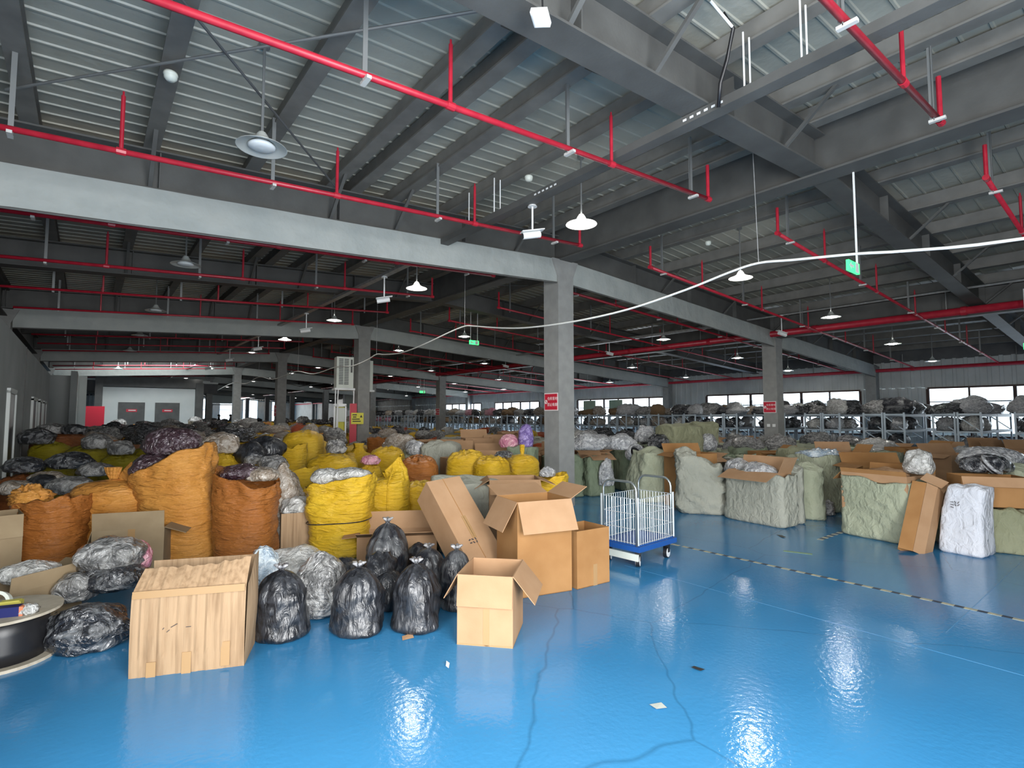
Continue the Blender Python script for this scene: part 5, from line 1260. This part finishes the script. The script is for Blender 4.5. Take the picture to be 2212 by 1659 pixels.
while dep < 50:
    row += 1; kinds_ = {}
    step = .80 * (1 + max(0, dep - 14) / 15); stepx = .84 * (1 + max(0, dep - 14) / 36)
    lat = -dep * .98 + rng.uniform(0, .5)
    while lat < dep * 1.05:
        p = CAM + FW2 * (dep + rng.uniform(-.18, .18)) + RGT * (lat + rng.uniform(-.12, .12)); u = lat / dep; lat += stepx
        x, y = p.x, p.y
        if x < XL + .55 or (y > 15.0 and x < -5.6) or (y > 26 and x < -.9): continue
        if x > 10.2 and y < 37: continue
        if x > 15.4 or y > 50: continue
        if any(abs(x - cx) < .8 and abs(y - 9 * k) < .8 for cx in (0, 8.32) for k in range(6)): continue
        w = rng.uniform(.68, .82) * (1 + max(0, dep - 20) / 45)
        far = dep > 23
        if not far and not free(x, y, w * .48): continue
        p = Vector((x, y, 0)); rz = rng.uniform(0, 6.28)
        if u < -.56:
            m = rng.choice(['olive', 'yellow', 'olive', 'brown', 'rust', 'yellow']) if dep < 22 else rng.choice(['yellow', 'orange', 'redsack', 'olive'])
        elif u < -.27: m = rng.choice(['yellow', 'yellow', 'yellow', 'rust', 'orange']) if dep < 17 else rng.choice(['yellow', 'redsack', 'orange', 'yellow'])
        elif u < .1:
            m = rng.choice(['yellow', 'yellow', 'drab', 'redsack', 'yellow']) if dep > 15 else rng.choice(['yellow', 'drab', 'sage', 'carton', 'carton'])
        else: m = rng.choice(['sage', 'sage', 'moss', 'drab', 'carton', 'khaki'])
        if far and m == 'carton': m = 'drab'
        kd = 'carton' if m == 'carton' else cword[m]
        kinds_[kd] = kinds_.get(kd, 0) + 1
        bale_ = m in ('sage', 'moss', 'drab', 'khaki')
        where = f'{ordw(kinds_[kd])} of its colour from left, {ordw(row)} back row'
        if m == 'carton':
            nct += 1
            dup(ctn, p, FACE + rng.uniform(-.5, .5), f'open cardboard carton, {ordw(kinds_[kd])} carton from the left in the {ordw(row)} back row', 'cartons in the back rows', (1, 1, rng.uniform(.9, 1.15))); h = .82
        else:
            if bale_: h = rng.uniform(.78, 1.0) * (.88 if dep > 12 else 1); me = svar('bale', m, rng.randrange(4)); rz = FACE + rng.uniform(-.4, .4)
            else:
                h = rng.uniform(.9, 1.15) if dep < 20 else rng.uniform(.95, 1.3)
                if u > -.3: h *= .84 if dep < 13 else .78
                st = rng.choice(['open', 'fold', 'fold', 'tied', 'peak']); me = svar(st, m, rng.randrange(3))
            scl = (w, w * .9, h / (1.15 if not bale_ and st == 'tied' else 1))
            if far: FS.add(me, Matrix.LocRotScale(p, Euler((0, 0, rz)), Vector(scl)), m)
            else:
                o = obj('woven_bale' if bale_ else 'woven_sack', me, None, None, p, (0, 0, rz), sc=scl)
                tag(o, f'{cword[m]} {"bale" if bale_ else "sack"}, {where}', 'bale' if bale_ else 'sack', f'{cword[m]} {"bales" if bale_ else "sacks"} in the back rows')
        cnt += 1
        pr = .6 if u < -.5 else (.34 if u < -.25 else (.16 if u < .1 else .42))
        if rng.random() < pr:
            if u < -.5: mm = rng.choice(['film_dark', 'film_grey', 'film_grey', 'film_dark', 'film_beige'])
            elif u < .1: mm = rng.choice(['film_grey', 'film_pale', 'film_pale', 'film_beige', 'film_dark'])
            else: mm = rng.choice(['film_silver', 'film_silver', 'film_dark', 'film_grey', 'film_pale'])
            w2 = rng.uniform(.5, .75); sb = (w2 * 1.2, w2, rng.uniform(.22, .42)); pb = up3(p, h - .08 if m != 'carton' else h - .25)
            if far: FBAG.add(BV[mm][rng.randrange(7)], Matrix.LocRotScale(pb, Euler((0, 0, rz)), Vector(sb)), mm)
            else: qbag(f'{cwb[mm]} bag on the {ordw(kinds_[kd])} {kd}{"" if m == "carton" else (" bale" if bale_ else " sack")} from left, {ordw(row)} back row', pb, sb, mm, rz, 'clear bags on top in the back rows')
    dep += step
FRB = Stuff()
for y in rack_y:
    if y <= 22: continue
    for z in (1.67, 1.23):
        for j in range(3):
            m = rng.choice(mixs); FRB.add(BV[m][rng.randrange(7)], Matrix.LocRotScale(Vector((XRK + .3 + j * 1.1, y, z)), Euler((0, 0, rng.uniform(-.4, .4))), Vector((.8, .55 if z > 1.3 else .46, .4))), m)
FRB.build('rack_bags', 'mixed plastic bags filling the farthest storage racks', 'bags')
FS.build('far_sacks', 'mass of small yellow, orange and green sacks filling the far hall', 'sacks')
FBAG.build('far_bags', 'scatter of clear plastic bags lying over the far sacks', 'bags')
for c in list(ctn.children): bpy.data.objects.remove(c)
bpy.data.objects.remove(ctn)
print('FIELD', cnt, nct)

# ------------------------------------------------------------------ people far away at the packing end
def person(loc, rz, shirt, label):
    t = thing('person', label, 'person', loc, rz)
    me = bpy.data.meshes.new('body')
    J = [((0, 0, .92), .13), ((0, 0, 1.15), .14), ((0, .01, 1.38), .15), ((0, 0, 1.5), .06), ((0, -.01, 1.6), .085), ((0, -.01, 1.7), .07),
         ((.19, 0, 1.4), .06), ((.25, -.04, 1.13), .045), ((.2, -.24, 1.02), .035), ((.17, -.32, 1.0), .03), ((-.19, 0, 1.4), .06), ((-.25, -.04, 1.13), .045), ((-.2, -.24, 1.02), .035), ((-.17, -.32, 1.0), .03),
         ((.1, 0, .85), .1), ((.11, -.01, .48), .065), ((.11, .02, .08), .045), ((.11, -.12, .04), .04), ((-.1, 0, .85), .1), ((-.11, -.01, .48), .065), ((-.11, .02, .08), .045), ((-.11, -.12, .04), .04)]
    E_ = [(0, 1), (1, 2), (2, 3), (3, 4), (4, 5), (2, 6), (6, 7), (7, 8), (8, 9), (2, 10), (10, 11), (11, 12), (12, 13), (0, 14), (14, 15), (15, 16), (16, 17), (0, 18), (18, 19), (19, 20), (20, 21)]
    me.from_pydata([j[0] for j in J], E_, []); o = obj('body', me, shirt, t)
    o.modifiers.new('skin', 'SKIN'); 
    for i, j in enumerate(J): me.skin_vertices[0].data[i].radius = (j[1], j[1])
    me.skin_vertices[0].data[0].use_root = True
    o.modifiers.new('sub', 'SUBSURF').levels = 1; o.modifiers[-1].render_levels = 1
    obj('head_skin', MB().lathe([(.001, -.12), (.06, -.1), (.085, -.02), (.09, .04), (.07, .1), (.001, .13)], 14, (0, -.012, 1.66)), 'skin', t, smooth=True)
    obj('hair', MB().lathe([(.098, .0), (.1, .05), (.08, .11), (.001, .142)], 14, (0, .008, 1.66)), 'hair', t, smooth=True)
    return t
for x, dep, sh, lab in ((420, 40, 'shirt_tan', 'person in a tan top with dark hair far off before the windows'), (473, 42, 'shirt_dark', 'person in a dark top bending at the far packing tables'), (498, 40, 'shirt_grey', 'person in grey standing beside the fourth column far away')):
    p = at_d(x, 900, dep); person((p.x, p.y, 0), FACE + 2.4, sh, lab)
